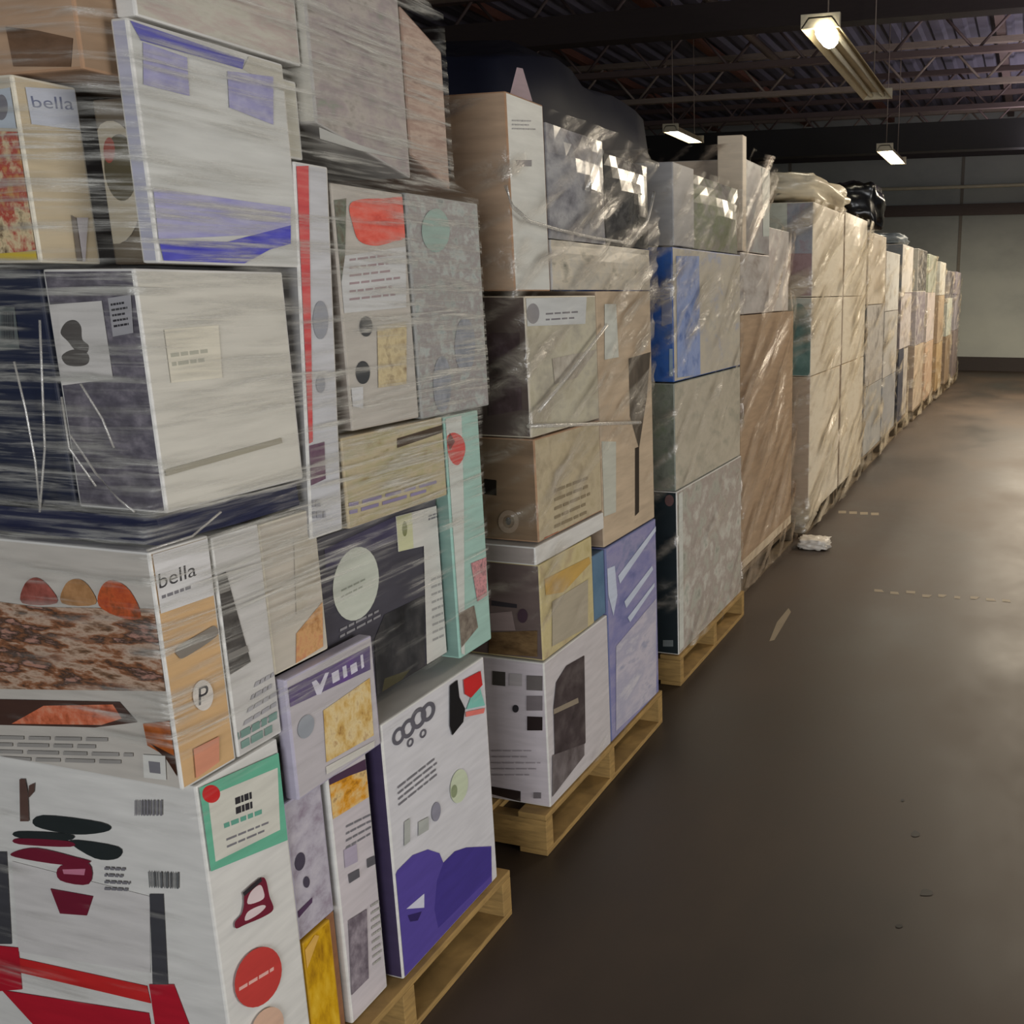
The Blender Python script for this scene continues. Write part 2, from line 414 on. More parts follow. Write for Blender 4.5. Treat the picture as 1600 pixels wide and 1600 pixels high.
# narrow things beside it
b = carton(1, 'yellow_pouch', 'bright yellow pouch squeezed between the white cartons at floor level', X-.004, 1.275, 1.352, .134, .405, .3, [solid((196, 150, 30)), photo([(150, 104, 12), (206, 158, 20), (226, 186, 60)], (40, 40, 16), 1.)]*1, cat='pouch')
prt(b, 'A', [(456,1502),(490,1450),(498,1462),(462,1530)], solid((214, 168, 84)), 'printed_panel')
b = carton(1, 'carton', 'slim lilac-grey carton standing above the yellow pouch', X-.01, 1.275, 1.372, .409, .692, .3, [LILAC, photo([(140, 126, 140), (178, 172, 182), (196, 190, 196)], (26, 26, 30), 2.)])
prt(b, 'A', [[(455,1432),(487,1402),(487,1410),(457,1442)]], solid((84, 60, 88)), 'printed_panel')
prt(b, 'A', [ell((468,1346), 8, 14, -.4), ell((478,1378), 5, 9, 0)], solid((72, 66, 80)), 'printed_picture')
b = carton(1, 'carton', 'thin brown carton slotted behind the white carton with orange top', X-.02, 1.358, 1.382, .134, .400, .3, [kraft((150, 104, 70)), kraft((150, 104, 70))])
# orange and white
b = carton(1, 'carton', 'narrow white carton with an orange photo band and grey pictures', X-.008, 1.387, 1.502, .134, .688, .4, [W, solid((198, 190, 192)), W])
prt(b, 'A', [(510,1226),(598,1180),(598,1228),(514,1284)], photo([(130, 80, 20), (216, 150, 40), (222, 190, 130), (120, 70, 40)], (26, 26, 34), 3.), 'printed_picture', 'orange food picture')
prt(b, 'A', [(511,1213),(600,1165),(600,1182),(545,1212),(512,1228)], solid((76, 52, 74)), 'printed_panel')
prt(b, 'A', lines([(540,1286),(590,1262),(590,1300),(540,1330)], 4, .3, 5), GREYINK, 'lettering')
prt(b, 'A', [[(536,1328),(556,1318),(558,1346),(538,1356)]], solid((170, 160, 176)), 'printed_picture')
prt(b, 'A', [[(543,1366),(560,1357),(561,1370),(545,1380)], [(572,1342),(592,1330),(592,1344),(573,1356)]], solid((92, 90, 94)), 'printed_panel')
prt(b, 'A', [(543,1438),(572,1420),(575,1528),(548,1555)], photo([(70, 60, 68), (120, 110, 118), (160, 150, 156)], (40, 40, 30), 4.), 'printed_picture')
prt(b, 'A', lines([(578,1410),(594,1400),(598,1500),(582,1512)], 9, .35, 9), solid((170, 168, 160)), 'lettering')
# cloud and purple
b = carton(1, 'carton', 'white appliance carton with a scalloped purple base print', X+.012, 1.53, 1.925, .134, .735, .6, [W, solid((206, 204, 206)), solid((64, 54, 82))])
hump = [(604,1395),(611,1372),(620,1360),(644,1336),(668,1327),(686,1333),(692,1348),(710,1330),(728,1324),(767,1322),(768,1378),(620,1540),(609,1536)]
prt(b, 'A', hump, PURP, 'printed_panel', 'purple scalloped base')
prt(b, 'A', [(692,1348),(710,1330),(728,1324),(767,1324),(767,1368),(684,1450),(678,1420),(682,1376)], solid((66, 54, 134)), 'printed_panel')
prt(b, 'A', [[(634,1420),(662,1396),(662,1418)]], solid((206, 206, 220)), 'printed_panel')
prt(b, 'A', [[(636,1430),(658,1424),(652,1438),(640,1440)]], solid((48, 36, 92)), 'printed_panel')
for cx_, cy_, rr in ((622,1150,10), (637,1138,11), (653,1122,12), (668,1112,11), (640,1160,5), (660,1146,5)):
    o_ = ell((cx_, cy_), rr, rr*1.35, -.5); i_ = ell((cx_, cy_), rr*.55, rr*.8, -.5)
    prt(b, 'A', [[o_[k], o_[(k+1) % 28], i_[(k+1) % 28], i_[k]] for k in range(28)], solid((96, 94, 102)), 'lettering')
prt(b, 'A', lines([(620,1226),(684,1176),(684,1212),(622,1262)], 4, .34, 11, short=.9), GREYINK, 'lettering')
prt(b, 'A', ell((716,1228), 14, 26, -.4), solid((196, 204, 176)), 'printed_picture', round_=False)
prt(b, 'A', ell((708,1236), 5, 10, -.4), solid((140, 150, 116)), 'printed_picture')
prt(b, 'A', [ell((680,1268), 7, 15, -.4)], solid((140, 138, 150)), 'printed_picture')
prt(b, 'A', [[(630,1284),(639,1278),(639,1314),(630,1322)], [(652,1284),(668,1276),(668,1296),(652,1306)]], solid((170, 172, 166)), 'printed_picture')
prt(b, 'A', [[(701,1071),(713,1062),(716,1089),(725,1107),(722,1128),(705,1149),(701,1134)]], solid((14, 14, 18)), 'printed_panel', 'black silhouette')
prt(b, 'A', [[(727,1108),(738,1078),(748,1074),(756,1102)]], solid((126, 190, 176)), 'printed_panel')
prt(b, 'A', [[(726,1112),(756,1106),(754,1114),(726,1120)]], solid((222, 120, 110)), 'printed_panel')
prt(b, 'A', [[(722,1062),(749,1048),(752,1070),(734,1090),(724,1084)]], RED, 'printed_panel', 'red patch')
# second layer
c = carton(1, 'carton', 'carton with big food photographs and a tan bella end panel'.replace('bella ', ''), X, 1.066, 1.176, .833, 1.222, .52, [W, solid((202, 166, 120)), solid((188, 182, 172))])
prt(c, 'F', [(0,940),(60,948),(250,952),(262,1080),(0,1076)], photo([(64, 52, 42), (126, 94, 70), (186, 160, 138), (140, 92, 62), (66, 54, 46), (176, 132, 116), (150, 110, 70)], (13, 13, 52), 5.), 'printed_picture', 'sliced meat photograph')
prt(c, 'F', [[(36,942),(40,912),(58,902),(78,916),(90,942)]], photo([(110, 54, 44), (170, 96, 84)], (50, 50, 50), 2.), 'printed_picture', round_=True)
prt(c, 'F', [[(98,942),(104,912),(124,904),(142,918),(150,944)]], photo([(140, 100, 60), (186, 140, 96)], (50, 50, 50), 3.), 'printed_picture', round_=True)
prt(c, 'F', [[(156,946),(160,916),(178,906),(204,922),(222,962),(196,966)]], photo([(90, 60, 40), (190, 90, 50), (150, 60, 40)], (40, 40, 40), 6.), 'printed_picture', round_=True)
prt(c, 'F', [[(0,1092),(188,1096),(216,1128),(150,1136),(0,1132)]], solid((70, 48, 40)), 'printed_picture')
prt(c, 'F', [[(70,1102),(178,1100),(192,1122),(160,1132),(20,1130)]], photo([(150, 70, 40), (206, 110, 76), (214, 150, 120)], (60, 60, 60), 7.), 'printed_picture', 'orange pasta photograph')
prt(c, 'F', [[(225,1130),(268,1126),(282,1190),(232,1164)]], photo([(120, 56, 20), (190, 104, 44)], (40, 40, 40), 8.), 'printed_picture')
prt(c, 'F', [[(236,1160),(284,1182),(286,1214),(262,1186)]], solid((60, 34, 22)), 'printed_picture')
prt(c, 'F', lines([(0,1146),(210,1150),(210,1196),(0,1190)], 4, .5, 3), solid((150, 146, 140)), 'lettering')
prt(c, 'F', [[(225,1178),(260,1180),(262,1218),(227,1214)]], solid((206, 204, 196)), 'printed_panel')
prt(c, 'F', [[(234,1188),(252,1190),(253,1208),(236,1206)]], GREYINK, 'printed_panel')
prt(c, 'A', [(226,862),(322,826),(332,930),(240,962)], solid((210, 208, 206)), 'printed_panel', 'white top band')
text(c, 'A', [(245,897),(303,878),(305,899),(247,920)], 'bella', INK, 'lettering')
prt(c, 'A', lines([(250,928),(306,908),(307,918),(251,938)], 1, .5, 4), GREYINK, 'lettering')
prt(c, 'A', [[(275,1012),(320,984),(334,978),(336,994),(288,1026),(277,1026)]], solid((128, 120, 110)), 'printed_picture', round_=True)
prt(c, 'A', ell((315,1086), 16, 24), solid((214, 206, 196)), 'logo')
text(c, 'A', [(308,1074),(323,1068),(323,1098),(308,1102)], 'P', INK, 'lettering')
prt(c, 'A', [(300,1170),(340,1150),(340,1190),(304,1216)], solid((206, 140, 112)), 'printed_panel')
c = carton(1, 'carton', 'pale grey carton with a dark tilted glass picture', X, 1.18, 1.281, .833, 1.216, .45, [W, solid((196, 193, 188)), W])
prt(c, 'A', [(324,905),(352,893),(391,1034),(345,1061)], photo([(52, 50, 48), (84, 80, 76), (64, 62, 62)], (30, 30, 40), 1.), 'printed_picture', 'dark tilted glass picture')
prt(c, 'A', [[(330,922),(356,912),(359,922),(333,932)], [(350,1024),(385,1008),(388,1018),(352,1034)]], solid((126, 122, 116)), 'printed_picture')
prt(c, 'A', lines([(400,1060),(436,1040),(436,1120),(372,1160)], 5, .4, 3), solid((164, 162, 164)), 'lettering')
prt(c, 'A', lines([(352,1152),(436,1106),(436,1140),(356,1184)], 2, .7, 6), solid((120, 150, 140)), 'lettering')
c = carton(1, 'carton', 'beige carton with warm food photos beside the grey glass carton', X-.006, 1.286, 1.424, .938, 1.212, .4, [CREAM, solid((190, 182, 168)), CREAM])
prt(c, 'A', [(462,990),(503,940),(504,1010),(462,1040)], photo([(150, 96, 50), (206, 160, 110), (190, 120, 90)], (40, 40, 40), 11.), 'printed_picture')
prt(c, 'A', [(458,840),(500,830),(500,920),(462,960)], photo([(176, 166, 148), (196, 190, 176)], (30, 30, 60), 1.), 'printed_panel')
c = carton(1, 'carton', 'carton with a purple title band over a golden food photo', X+.014, 1.287, 1.524, .697, .932, .03, [LILAC, solid((186, 180, 182)), LILAC])
prt(c, 'A', [(438,1081),(577,1009),(578,1046),(440,1112)], photo([(112, 104, 124), (98, 84, 122), (104, 72, 140)], (14, 14, 8), 2.), 'printed_panel', 'purple title band')
prt(c, 'A', [[(486,1066),(493,1062),(499,1070),(507,1052),(513,1050),(501,1084),(494,1086)], [(517,1052),(528,1046),(530,1062),(519,1068)], [(534,1042),(540,1039),(542,1056),(536,1060)], [(546,1040),(556,1034),(558,1048),(548,1054)], [(562,1024),(566,1022),(568,1042),(564,1045)]], solid((206, 202, 214)), 'lettering')
prt(c, 'A', [(504,1110),(577,1059),(583,1149),(509,1191)], photo([(140, 92, 36), (206, 170, 100), (222, 200, 150), (160, 110, 60)], (36, 36, 26), 12.), 'printed_picture', 'golden food photo')
prt(c, 'A', ell((477,1135), 13, 18, -.4), solid((150, 154, 160)), 'logo')
prt(c, 'A', [[(508,1198),(584,1157),(584,1168),(509,1210)]], solid((206, 202, 192)), 'printed_panel')
d = carton(1, 'carton', 'charcoal carton with a big pale round emblem and white side panel', X-.03, 1.43, 1.838, .772, 1.148, .5, [DK, solid((72, 70, 78)), DK])
prt(d, 'A', [(506,858),(618,806),(622,842),(508,892)], solid((72, 68, 92)), 'printed_panel')
prt(d, 'A', [(600,960),(662,930),(664,1050),(640,1100),(590,1106),(584,1000)], photo([(26, 26, 28), (52, 52, 54), (76, 74, 74)], (18, 18, 14), 3.), 'printed_picture')
prt(d, 'A', [(600,1060),(640,1046),(630,1090),(598,1106)], solid((72, 68, 48)), 'printed_picture')
prt(d, 'A', ell((555,912), 36, 57, -.25), solid((196, 200, 186)), 'logo', 'pale round emblem')
prt(d, 'A', lines([(532,918),(578,896),(578,914),(532,938)], 2, .3, 3), solid((150, 154, 140)), 'lettering')
prt(d, 'A', lines([(530,980),(600,945),(600,962),(530,1000)], 2, .4, 9), solid((140, 138, 140)), 'lettering')
prt(d, 'A', [(617,807),(712,779),(717,1032),(668,1066),(661,853),(621,862)], solid((204, 202, 194)), 'printed_panel', 'white text panel')
prt(d, 'A', [[(618,808),(642,801),(645,856),(622,862)]], solid((200, 200, 160)), 'printed_panel')
prt(d, 'A', ell((631,826), 4, 12), solid((130, 134, 90)), 'logo')
prt(d, 'A', lines([(668,804),(698,794),(698,804),(668,814)], 2, .6, 3), GREYINK, 'lettering')
prt(d, 'A', lines([(672,900),(708,886),(710,990),(675,1006)], 9, .3, 5, short=.4), solid((160, 158, 154)), 'lettering')
e = carton(1, 'carton', 'mint green carton with a strawberry badge at the stack edge', X, 1.845, 1.985, .758, 1.328, .5, [solid((150, 190, 176)), solid((160, 192, 180)), solid((120, 150, 140))])
prt(e, 'A', [(683,652),(720,644),(724,780),(726,1030),(690,1040)], solid((200, 202, 194)), 'printed_panel')
prt(e, 'A', [[(694,690),(706,676),(722,684),(726,706),(716,726),(704,720)]], solid((206, 84, 78)), 'printed_picture', 'red strawberry', True)
prt(e, 'A', [[(696,690),(702,676),(710,690),(702,704)]], solid((120, 60, 56)), 'printed_picture')
prt(e, 'A', [(735,880),(760,870),(760,930),(745,940)], photo([(110, 90, 96), (210, 150, 150), (90, 80, 86)], (60, 60, 60), 5.), 'printed_picture')
prt(e, 'A', [(716,958),(740,946),(746,980),(720,1012)], photo([(90, 78, 70), (150, 140, 126)], (60, 60, 60), 6.), 'printed_picture')
# third layer
n = carton(1, 'flat_carton', 'navy blue flat carton slumped across the food photo carton', X-.004, 1.09, 1.385, 1.226, 1.268, .62, [solid((36, 40, 66))]*3, bulge=.003)
n = carton(1, 'carton', 'dark navy carton with a barcode sticker, pressed under film', X-.178, 1.104, 1.385, 1.272, 1.632, .5, [solid((32, 38, 58))]*3)
prt(n, 'F', [(0,478),(24,480),(32,545),(0,548)], solid((92, 98, 96)), 'label'); prt(n, 'F', bars([(4,486),(22,488),(24,530),(4,532)], 5, 4), INK, 'barcode')
g = carton(1, 'carton', 'off-white long carton whose grey patterned end carries a plant label', X, 1.106, 1.398, 1.272, 1.632, .172, [W, solid((206, 202, 190), var=.06), photo([(66, 62, 70), (96, 92, 100), (138, 132, 138)], (26, 26, 40), 9.)])
prt(g, 'F', [(69,476),(160,470),(178,592),(92,602)], solid((200, 196, 190)), 'label', 'white label with a plant drawing')
prt(g, 'F', [[(96,520),(104,504),(118,500),(128,510),(130,530),(140,540),(136,552),(120,548),(108,534)], [(98,556),(116,546),(138,552),(140,566),(128,572),(106,570)]], solid((84, 80, 76)), 'printed_picture', None, True)
prt(g, 'F', [(170,466),(206,460),(210,520),(178,526)], solid((158, 156, 158)), 'label'); prt(g, 'F', lines([(174,472),(200,468),(204,510),(180,514)], 5, .4, 4), INK, 'lettering')
prt(g, 'A', [(255,515),(340,508),(346,590),(266,598)], solid((216, 210, 192)), 'printed_panel'); prt(g, 'A', lines([(264,548),(336,540),(338,566),(268,576)], 2, .45, 3), solid((176, 174, 158)), 'lettering')
prt(g, 'A', [[(256,734),(300,722),(438,684),(440,692),(300,732),(258,744)]], solid((160, 154, 136)), 'printed_panel')
r = carton(1, 'carton', 'tall slim white carton with a red stripe down its edge', X+.002, 1.45, 1.535, 1.158, 1.818, .4, [W, solid((196, 196, 198)), solid((150, 148, 146))], lean=.05)
prt(r, 'A', [(440,256),(481,258),(488,690),(440,702)], photo([(186, 66, 72), (208, 84, 84), (214, 120, 114)], (9, 9, 60), 2.), 'printed_panel', 'red edge stripe')
prt(r, 'A', [(456,702),(506,690),(508,748),(480,760),(458,740)], photo([(90, 60, 84), (130, 104, 116)], (40, 40, 30), 3.), 'printed_picture')
prt(r, 'A', [ell((500,500), 12, 30, 0), ell((500,600), 7, 14, 0)], solid((150, 152, 158)), 'printed_picture')
prt(r, 'A', lines([(462,780),(508,776),(508,812),(462,816)], 2, .6, 4), solid((150, 150, 156)), 'lettering')
t = carton(1, 'carton', 'carton with a tomato red photo and white recipe panel', X, 1.541, 1.755, 1.338, 1.792, .4, [solid((180, 172, 160)), solid((186, 180, 170)), solid((150, 140, 130))])
prt(t, 'A', [(515,400),(634,385),(634,480),(516,490)], solid((200, 200, 198)), 'printed_panel')
prt(t, 'A', [[(545,322),(560,312),(600,310),(634,312),(636,366),(612,378),(585,384),(560,376),(550,350)]], photo([(190, 60, 50), (224, 96, 80), (228, 130, 116)], (20, 20, 40), 1.), 'printed_picture', 'tomato red photo', True)
prt(t, 'A', [(515,312),(540,310),(538,400),(516,440)], photo([(50, 54, 50), (110, 116, 100), (90, 60, 44)], (40, 40, 40), 2.), 'printed_picture')
prt(t, 'A', lines([(545,400),(625,390),(625,465),(545,474)], 6, .28, 7), solid((160, 140, 142)), 'lettering')
prt(t, 'A', [ell((571,510), 10, 16, 0), ell((566,582), 11, 18, 0)], solid((64, 66, 68)), 'printed_picture')
prt(t, 'A', [(588,510),(634,502),(634,600),(590,606)], photo([(170, 150, 116), (206, 190, 150), (140, 120, 96)], (40, 40, 40), 4.), 'printed_picture')
prt(t, 'A', [(520,610),(566,604),(566,638),(520,640)], solid((206, 206, 206)), 'label')
t = carton(1, 'carton', 'mottled grey-teal carton bulging above the mint carton', X+.004, 1.76, 2.03, 1.334, 1.795, .4, [solid((150, 150, 146)), photo([(120, 126, 124), (164, 168, 162), (150, 142, 140), (176, 180, 174), (140, 152, 150)], (24, 24, 30), 6.), solid((130, 130, 126))])
prt(t, 'A', [ell((726,540), 16, 44, 0), ell((690,600), 14, 44, 0)], photo([(120, 124, 130), (164, 166, 172)], (50, 50, 30), 8.), 'printed_picture')
prt(t, 'A', [ell((680,360), 22, 34, 0)], solid((150, 172, 162)), 'printed_picture')
t = carton(1, 'carton', 'flattish tan and green carton under the tomato photo carton', X, 1.505, 1.838, 1.153, 1.330, .4, [solid((186, 170, 136)), photo([(150, 140, 96), (190, 176, 146), (176, 168, 130), (150, 120, 80)], (18, 18, 40), 7.), solid((150, 140, 120))])
prt(t, 'A', [[(620,685),(690,664),(690,676),(620,700)]], solid((74, 60, 48)), 'printed_panel')
prt(t, 'A', lines([(520,790),(690,746),(690,764),(520,815)], 2, .5, 6), solid((140, 130, 160)), 'lettering')
# fourth layer
u = carton(1, 'thin_carton', 'white thin carton with blue bands, standing proud near the stack top', X, 1.15, 1.448, 1.640, 1.972, .03, [W, solid((202, 202, 196)), solid((176, 176, 190))])
BL = solid((88, 88, 172)); LV = solid((156, 154, 190))
prt(u, 'A', [(200,27),(381,93),(378,108),(219,63)], BL, 'printed_panel', 'blue top band')
prt(u, 'A', [(385,60),(470,95),(470,150),(378,108)], solid((190, 186, 172)), 'printed_panel')
prt(u, 'A', [[(222,66),(291,90),(295,150),(223,132)], [(354,111),(426,120),(426,195),(357,168)]], photo([(140, 138, 182), (176, 174, 200)], (40, 40, 60), 3.), 'printed_panel')
prt(u, 'A', [(238,294),(453,324),(453,364),(246,374)], photo([(150, 148, 196), (190, 188, 206)], (12, 12, 50), 4.), 'printed_panel')
prt(u, 'A', [(246,375),(354,378),(453,352),(453,381),(420,390),(381,414),(255,412)], photo([(58, 58, 170), (92, 92, 196)], (20, 20, 60), 5.), 'printed_panel', 'deep blue base band')
w = carton(1, 'carton', 'small tan carton with a white top band, topmost at the stack corner', X-.15, 1.088, 1.185, 1.640, 1.895, .36, [CREAM, solid((196, 180, 150)), solid((190, 180, 160))])
prt(w, 'F', [(0,205),(48,205),(70,390),(0,398)], photo([(60, 44, 30), (196, 150, 96), (170, 70, 60), (210, 190, 150), (90, 70, 50)], (30, 30, 26), 14.), 'printed_picture')
prt(w, 'F', [(0,396),(72,392),(76,415),(0,420)], solid((206, 180, 60)), 'printed_panel')
prt(w, 'F', [(0,140),(40,135),(46,200),(0,200)], solid((176, 184, 190)), 'printed_panel'); prt(w, 'F', ell((4,168), 10, 20), GREYINK, 'logo')
prt(w, 'A', [(38,136),(122,140),(128,204),(48,194)], solid((190, 194, 204)), 'printed_panel', 'white top band')
text(w, 'A', [(46,150),(112,152),(114,172),(50,168)], 'bella', solid((110, 116, 140)), 'lettering')
prt(w, 'A', [[(110,336),(117,340),(128,415),(120,415)]], solid((120, 110, 100)), 'printed_picture'); prt(w, 'A', [[(118,340),(136,340),(132,410),(128,410)]], solid((180, 174, 176)), 'printed_picture')
prt(w, 'A', [(84,432),(165,434),(168,460),(88,456)], solid((196, 128, 90)), 'printed_panel')
w = carton(1, 'carton', 'brown carton with a plate picture, recessed beside the tan carton', X-.05, 1.2, 1.44, 1.640, 1.880, .09, [solid((92, 80, 66)), solid((92, 80, 66)), solid((98, 88, 72))])
prt(w, 'F', ell((178,285), 46, 96, .2), solid((176, 166, 144)), 'printed_picture', 'plate picture'); prt(w, 'F', ell((190,262), 26, 52, .2), solid((82, 76, 56)), 'printed_picture')
prt(w, 'F', ell((172,235), 9, 20), solid((150, 72, 60)), 'printed_picture')
w = carton(1, 'carton', 'plain brown cardboard carton with a dark hand slot high on the stack', X-.045, 1.11, 1.44, 1.899, 2.035, .55, [KR, kraft((150, 124, 98)), kraft((172, 142, 114))])
prt(w, 'F', [(10,42),(60,48),(115,60),(112,106),(22,104)], photo([(92, 70, 52), (120, 92, 70)], (20, 20, 50), 3.), 'hand_slot', 'dark hand slot')
w = carton(1, 'carton', 'pinkish printed carton on top of the brown hand-slot carton', X-.05, 1.13, 1.44, 2.039, 2.3, .5, [photo([(150, 120, 122), (190, 170, 164), (206, 196, 186)], (8, 8, 60), 4.)]*3)
w = carton(1, 'carton', 'cream carton above the blue-banded thin carton', X-.004, 1.17, 1.498, 1.978, 2.3, .035, [W, photo([(170, 164, 150), (190, 186, 172), (180, 164, 156), (184, 188, 172)], (10, 10, 40), 5.), W])
w = carton(1, 'carton', 'narrow cream carton in the gap beside the blue-banded thin carton', X-.02, 1.455, 1.5, 1.825, 1.955, .3, [W, solid((200, 196, 180)), W])
w = carton(1, 'carton', 'big grey-green carton overhanging the tomato photo carton', X+.01, 1.506, 1.772, 1.852, 2.3, .5, [solid((168, 164, 158)), photo([(128, 122, 114), (170, 162, 154), (152, 140, 140), (132, 138, 124)], (16, 16, 30), 6.), solid((196, 192, 180))], shear=(-.03, .035))
prt(w, 'A', [[(486,196),(560,226),(656,268),(656,290),(560,250),(486,214)]], solid((176, 176, 170)), 'printed_panel')
w = carton(1, 'carton', 'brown patterned carton with a curved top at the stack peak', X+.01, 1.777, 1.912, 1.838, 2.115, .5, [solid((150, 124, 108)), photo([(120, 92, 84), (178, 156, 140), (150, 122, 110), (200, 186, 170)], (10, 10, 50), 7.), solid((160, 140, 124))], shear=(-.025, .03))
prt(w, 'A', [(594,150),(622,160),(624,290),(596,270)], photo([(176, 150, 90), (170, 120, 90), (190, 176, 150)], (30, 30, 20), 4.), 'printed_panel')
# ------------------------------------------------------------------ the second stack
X = -1.245
pallet(X+.005, 2.23, 3.16, 'yellowish pine pallet under the stack with the blue film-covered carton')
k = carton(2, 'carton', 'white appliance carton with square icons beside a dark machine photo', X, 2.27, 2.70, .134, .582, .6, [W, solid((196, 190, 190)), solid((196, 188, 192))])
for q, m in (([(770,1048),(790,1050),(790,1072),(770,1070)], (66, 62, 58)), ([(796,1052),(816,1053),(816,1072),(796,1071)], (170, 164, 164)), ([(823,1055),(848,1056),(848,1079),(823,1078)], (104, 98, 96)), ([(823,1087),(848,1087),(848,1110),(823,1110)], (118, 110, 112)), ([(824,1119),(848,1120),(848,1141),(824,1141)], (36, 26, 26))):
    prt(k, 'F', q, solid(m), 'icon')
prt(k, 'F', ell((806,1107), 5, 6), INK, 'icon'); prt(k, 'F', lines([(770,1168),(845,1168),(845,1215),(770,1215)], 5, .2, 3), solid((160, 152, 156)), 'lettering')
prt(k, 'F', [(768,1228),(814,1236),(814,1252),(768,1240)], solid((44, 34, 32)), 'printed_panel')
prt(k, 'F', [(834,1238),(846,1238),(846,1247),(834,1247)], solid((110, 104, 108)), 'icon')
prt(k, 'A', [(864,1105),(868,1066),(884,1040),(912,1024),(914,1160),(900,1180),(866,1180)], photo([(40, 32, 34), (66, 56, 58), (96, 88, 86)], (12, 12, 14), 3.), 'printed_picture', 'dark machine photo')
prt(k, 'A', [(864,1108),(902,1090),(903,1098),(864,1116)], solid((142, 130, 112)), 'printed_picture')
prt(k, 'A', [(862,1180),(912,1162),(912,1180),(862,1245)], photo([(70, 60, 60), (130, 122, 122)], (20, 20, 14), 5.), 'printed_picture')
k = carton(2, 'carton', 'blue and lilac carton under loose film at the pallet edge', X, 2.706, 3.14, .134, .802, .5, [solid((110, 116, 156)), photo([(90, 98, 146), (128, 128, 172), (150, 146, 178), (104, 118, 156)], (9, 5, 12), 3.), solid((110, 116, 156))])
prt(k, 'A', [(962,1010),(1025,935),(1025,1088),(962,1142)], photo([(120, 130, 160), (196, 190, 200), (170, 168, 186), (206, 202, 206)], (8, 4, 14), 6.), 'printed_panel', 'pale streaked lower part')
prt(k, 'A', [[(946,890),(960,884),(964,930),(958,962),(950,930)], [(975,940),(1018,884),(1020,890),(978,950)], [(980,965),(1022,910),(1022,916),(984,972)], [(965,900),(1024,822),(1024,830),(968,912)]], solid((196, 204, 220)), 'printed_panel')  # pale highlights of the film folds, painted on as flat shapes
k = carton(2, 'carton', 'small teal-blue carton filling the corner above the white appliance carton', X-.004, 2.612, 2.70, .588, .80, .4, [solid((84, 112, 140)), photo([(76, 108, 134), (100, 130, 156)], (12, 8, 10), 2.), solid((84, 112, 140))])
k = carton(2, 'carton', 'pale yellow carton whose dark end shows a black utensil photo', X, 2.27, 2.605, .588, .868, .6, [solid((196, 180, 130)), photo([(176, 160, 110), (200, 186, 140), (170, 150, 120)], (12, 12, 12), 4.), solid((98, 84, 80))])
prt(k, 'F', [(768,938),(808,944),(808,950),(768,946)], DK, 'printed_picture'); prt(k, 'F', [(766,958),(800,955),(806,985),(766,985)], solid((134, 118, 114)), 'printed_picture')
prt(k, 'F', [(764,988),(840,985),(840,1026),(764,1022)], photo([(70, 50, 28), (130, 104, 70)], (20, 20, 60), 3.), 'printed_picture'); prt(k, 'F', ell((817,962), 8, 11), solid((64, 46, 56)), 'printed_picture')
prt(k, 'A', [(850,905),(920,870),(922,880),(880,925),(852,930)], solid((192, 156, 84)), 'printed_panel'); prt(k, 'A', [(862,940),(918,905),(918,985),(862,1010)], solid((170, 160, 140)), 'printed_panel')
k = carton(2, 'flat_carton', 'flat white carton sandwiched under the kraft carton with round mark', X+.004, 2.245, 2.69, .873, .925, .6, [W, W, solid((156, 146, 140))])
prt(k, 'A', lines([(862,870),(900,856),(900,868),(862,884)], 2, .6, 3), GREYINK, 'lettering')
k = carton(2, 'carton', 'kraft carton with a round mark and black square on its end', X, 2.275, 2.69, .93, 1.215, .6, [KR, photo([(170, 156, 124), (190, 176, 146), (160, 146, 120)], (14, 14, 18), 5.), kraft((120, 98, 74))])
prt(k, 'F', [(757,748),(776,750),(776,774),(757,772)], solid((30, 22, 16)), 'printed_panel'); o_ = ell((795,815), 16, 18); i_ = ell((795,815), 9, 10)
prt(k, 'F', [[o_[j], o_[(j+1) % 28], i_[(j+1) % 28], i_[j]] for j in range(28)], solid((150, 130, 110)), 'logo'); prt(k, 'F', ell((795,814), 4, 6), DK, 'logo')
prt(k, 'A', lines([(866,760),(930,735),(930,800),(866,830)], 5, .35, 8), solid((140, 126, 100)), 'lettering')
prt(k, 'A', [(850,840),(872,830),(872,845),(850,852)], solid((170, 90, 60)), 'printed_panel')
k = carton(2, 'carton', 'tan carton with a pale vertical strip beside the kraft round-mark carton', X, 2.695, 3.13, .808, 1.6, .5, [kraft((186, 166, 140)), kraft((186, 166, 140)), kraft((150, 130, 110))])
prt(k, 'A', [(938,690),(962,690),(962,800),(938,810)], solid((190, 190, 176)), 'printed_panel'); prt(k, 'A', [(982,560),(1016,550),(1010,620),(998,700),(984,650)], photo([(60, 54, 46), (104, 94, 82)], (20, 20, 10), 2.), 'printed_panel', 'painted shade of a recess')  # the shade of a recess is painted dark on the carton side
prt(k, 'A', [[(992,700),(998,698),(998,800),(992,806)]], solid((40, 32, 26)), 'strap', 'black strap'); prt(k, 'A', [(944,475),(962,475),(966,558),(944,562)], solid((200, 202, 192)), 'label', 'white hang tag')
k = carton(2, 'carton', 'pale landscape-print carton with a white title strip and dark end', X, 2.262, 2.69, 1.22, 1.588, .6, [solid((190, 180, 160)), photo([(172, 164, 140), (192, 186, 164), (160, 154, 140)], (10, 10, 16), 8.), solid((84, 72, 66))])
prt(k, 'A', [(818,466),(916,462),(914,506),(820,510)], solid((196, 198, 196)), 'printed_panel', 'white title strip'); prt(k, 'A', lines([(852,486),(914,482),(914,500),(852,504)], 2, .3, 3), GREYINK, 'lettering'); prt(k, 'A', ell((832,490), 10, 16), solid((140, 138, 140)), 'logo')
prt(k, 'F', [(760,520),(812,520),(816,640),(764,650)], photo([(46, 36, 34), (74, 60, 60), (104, 90, 94)], (16, 16, 12), 4.), 'printed_picture')
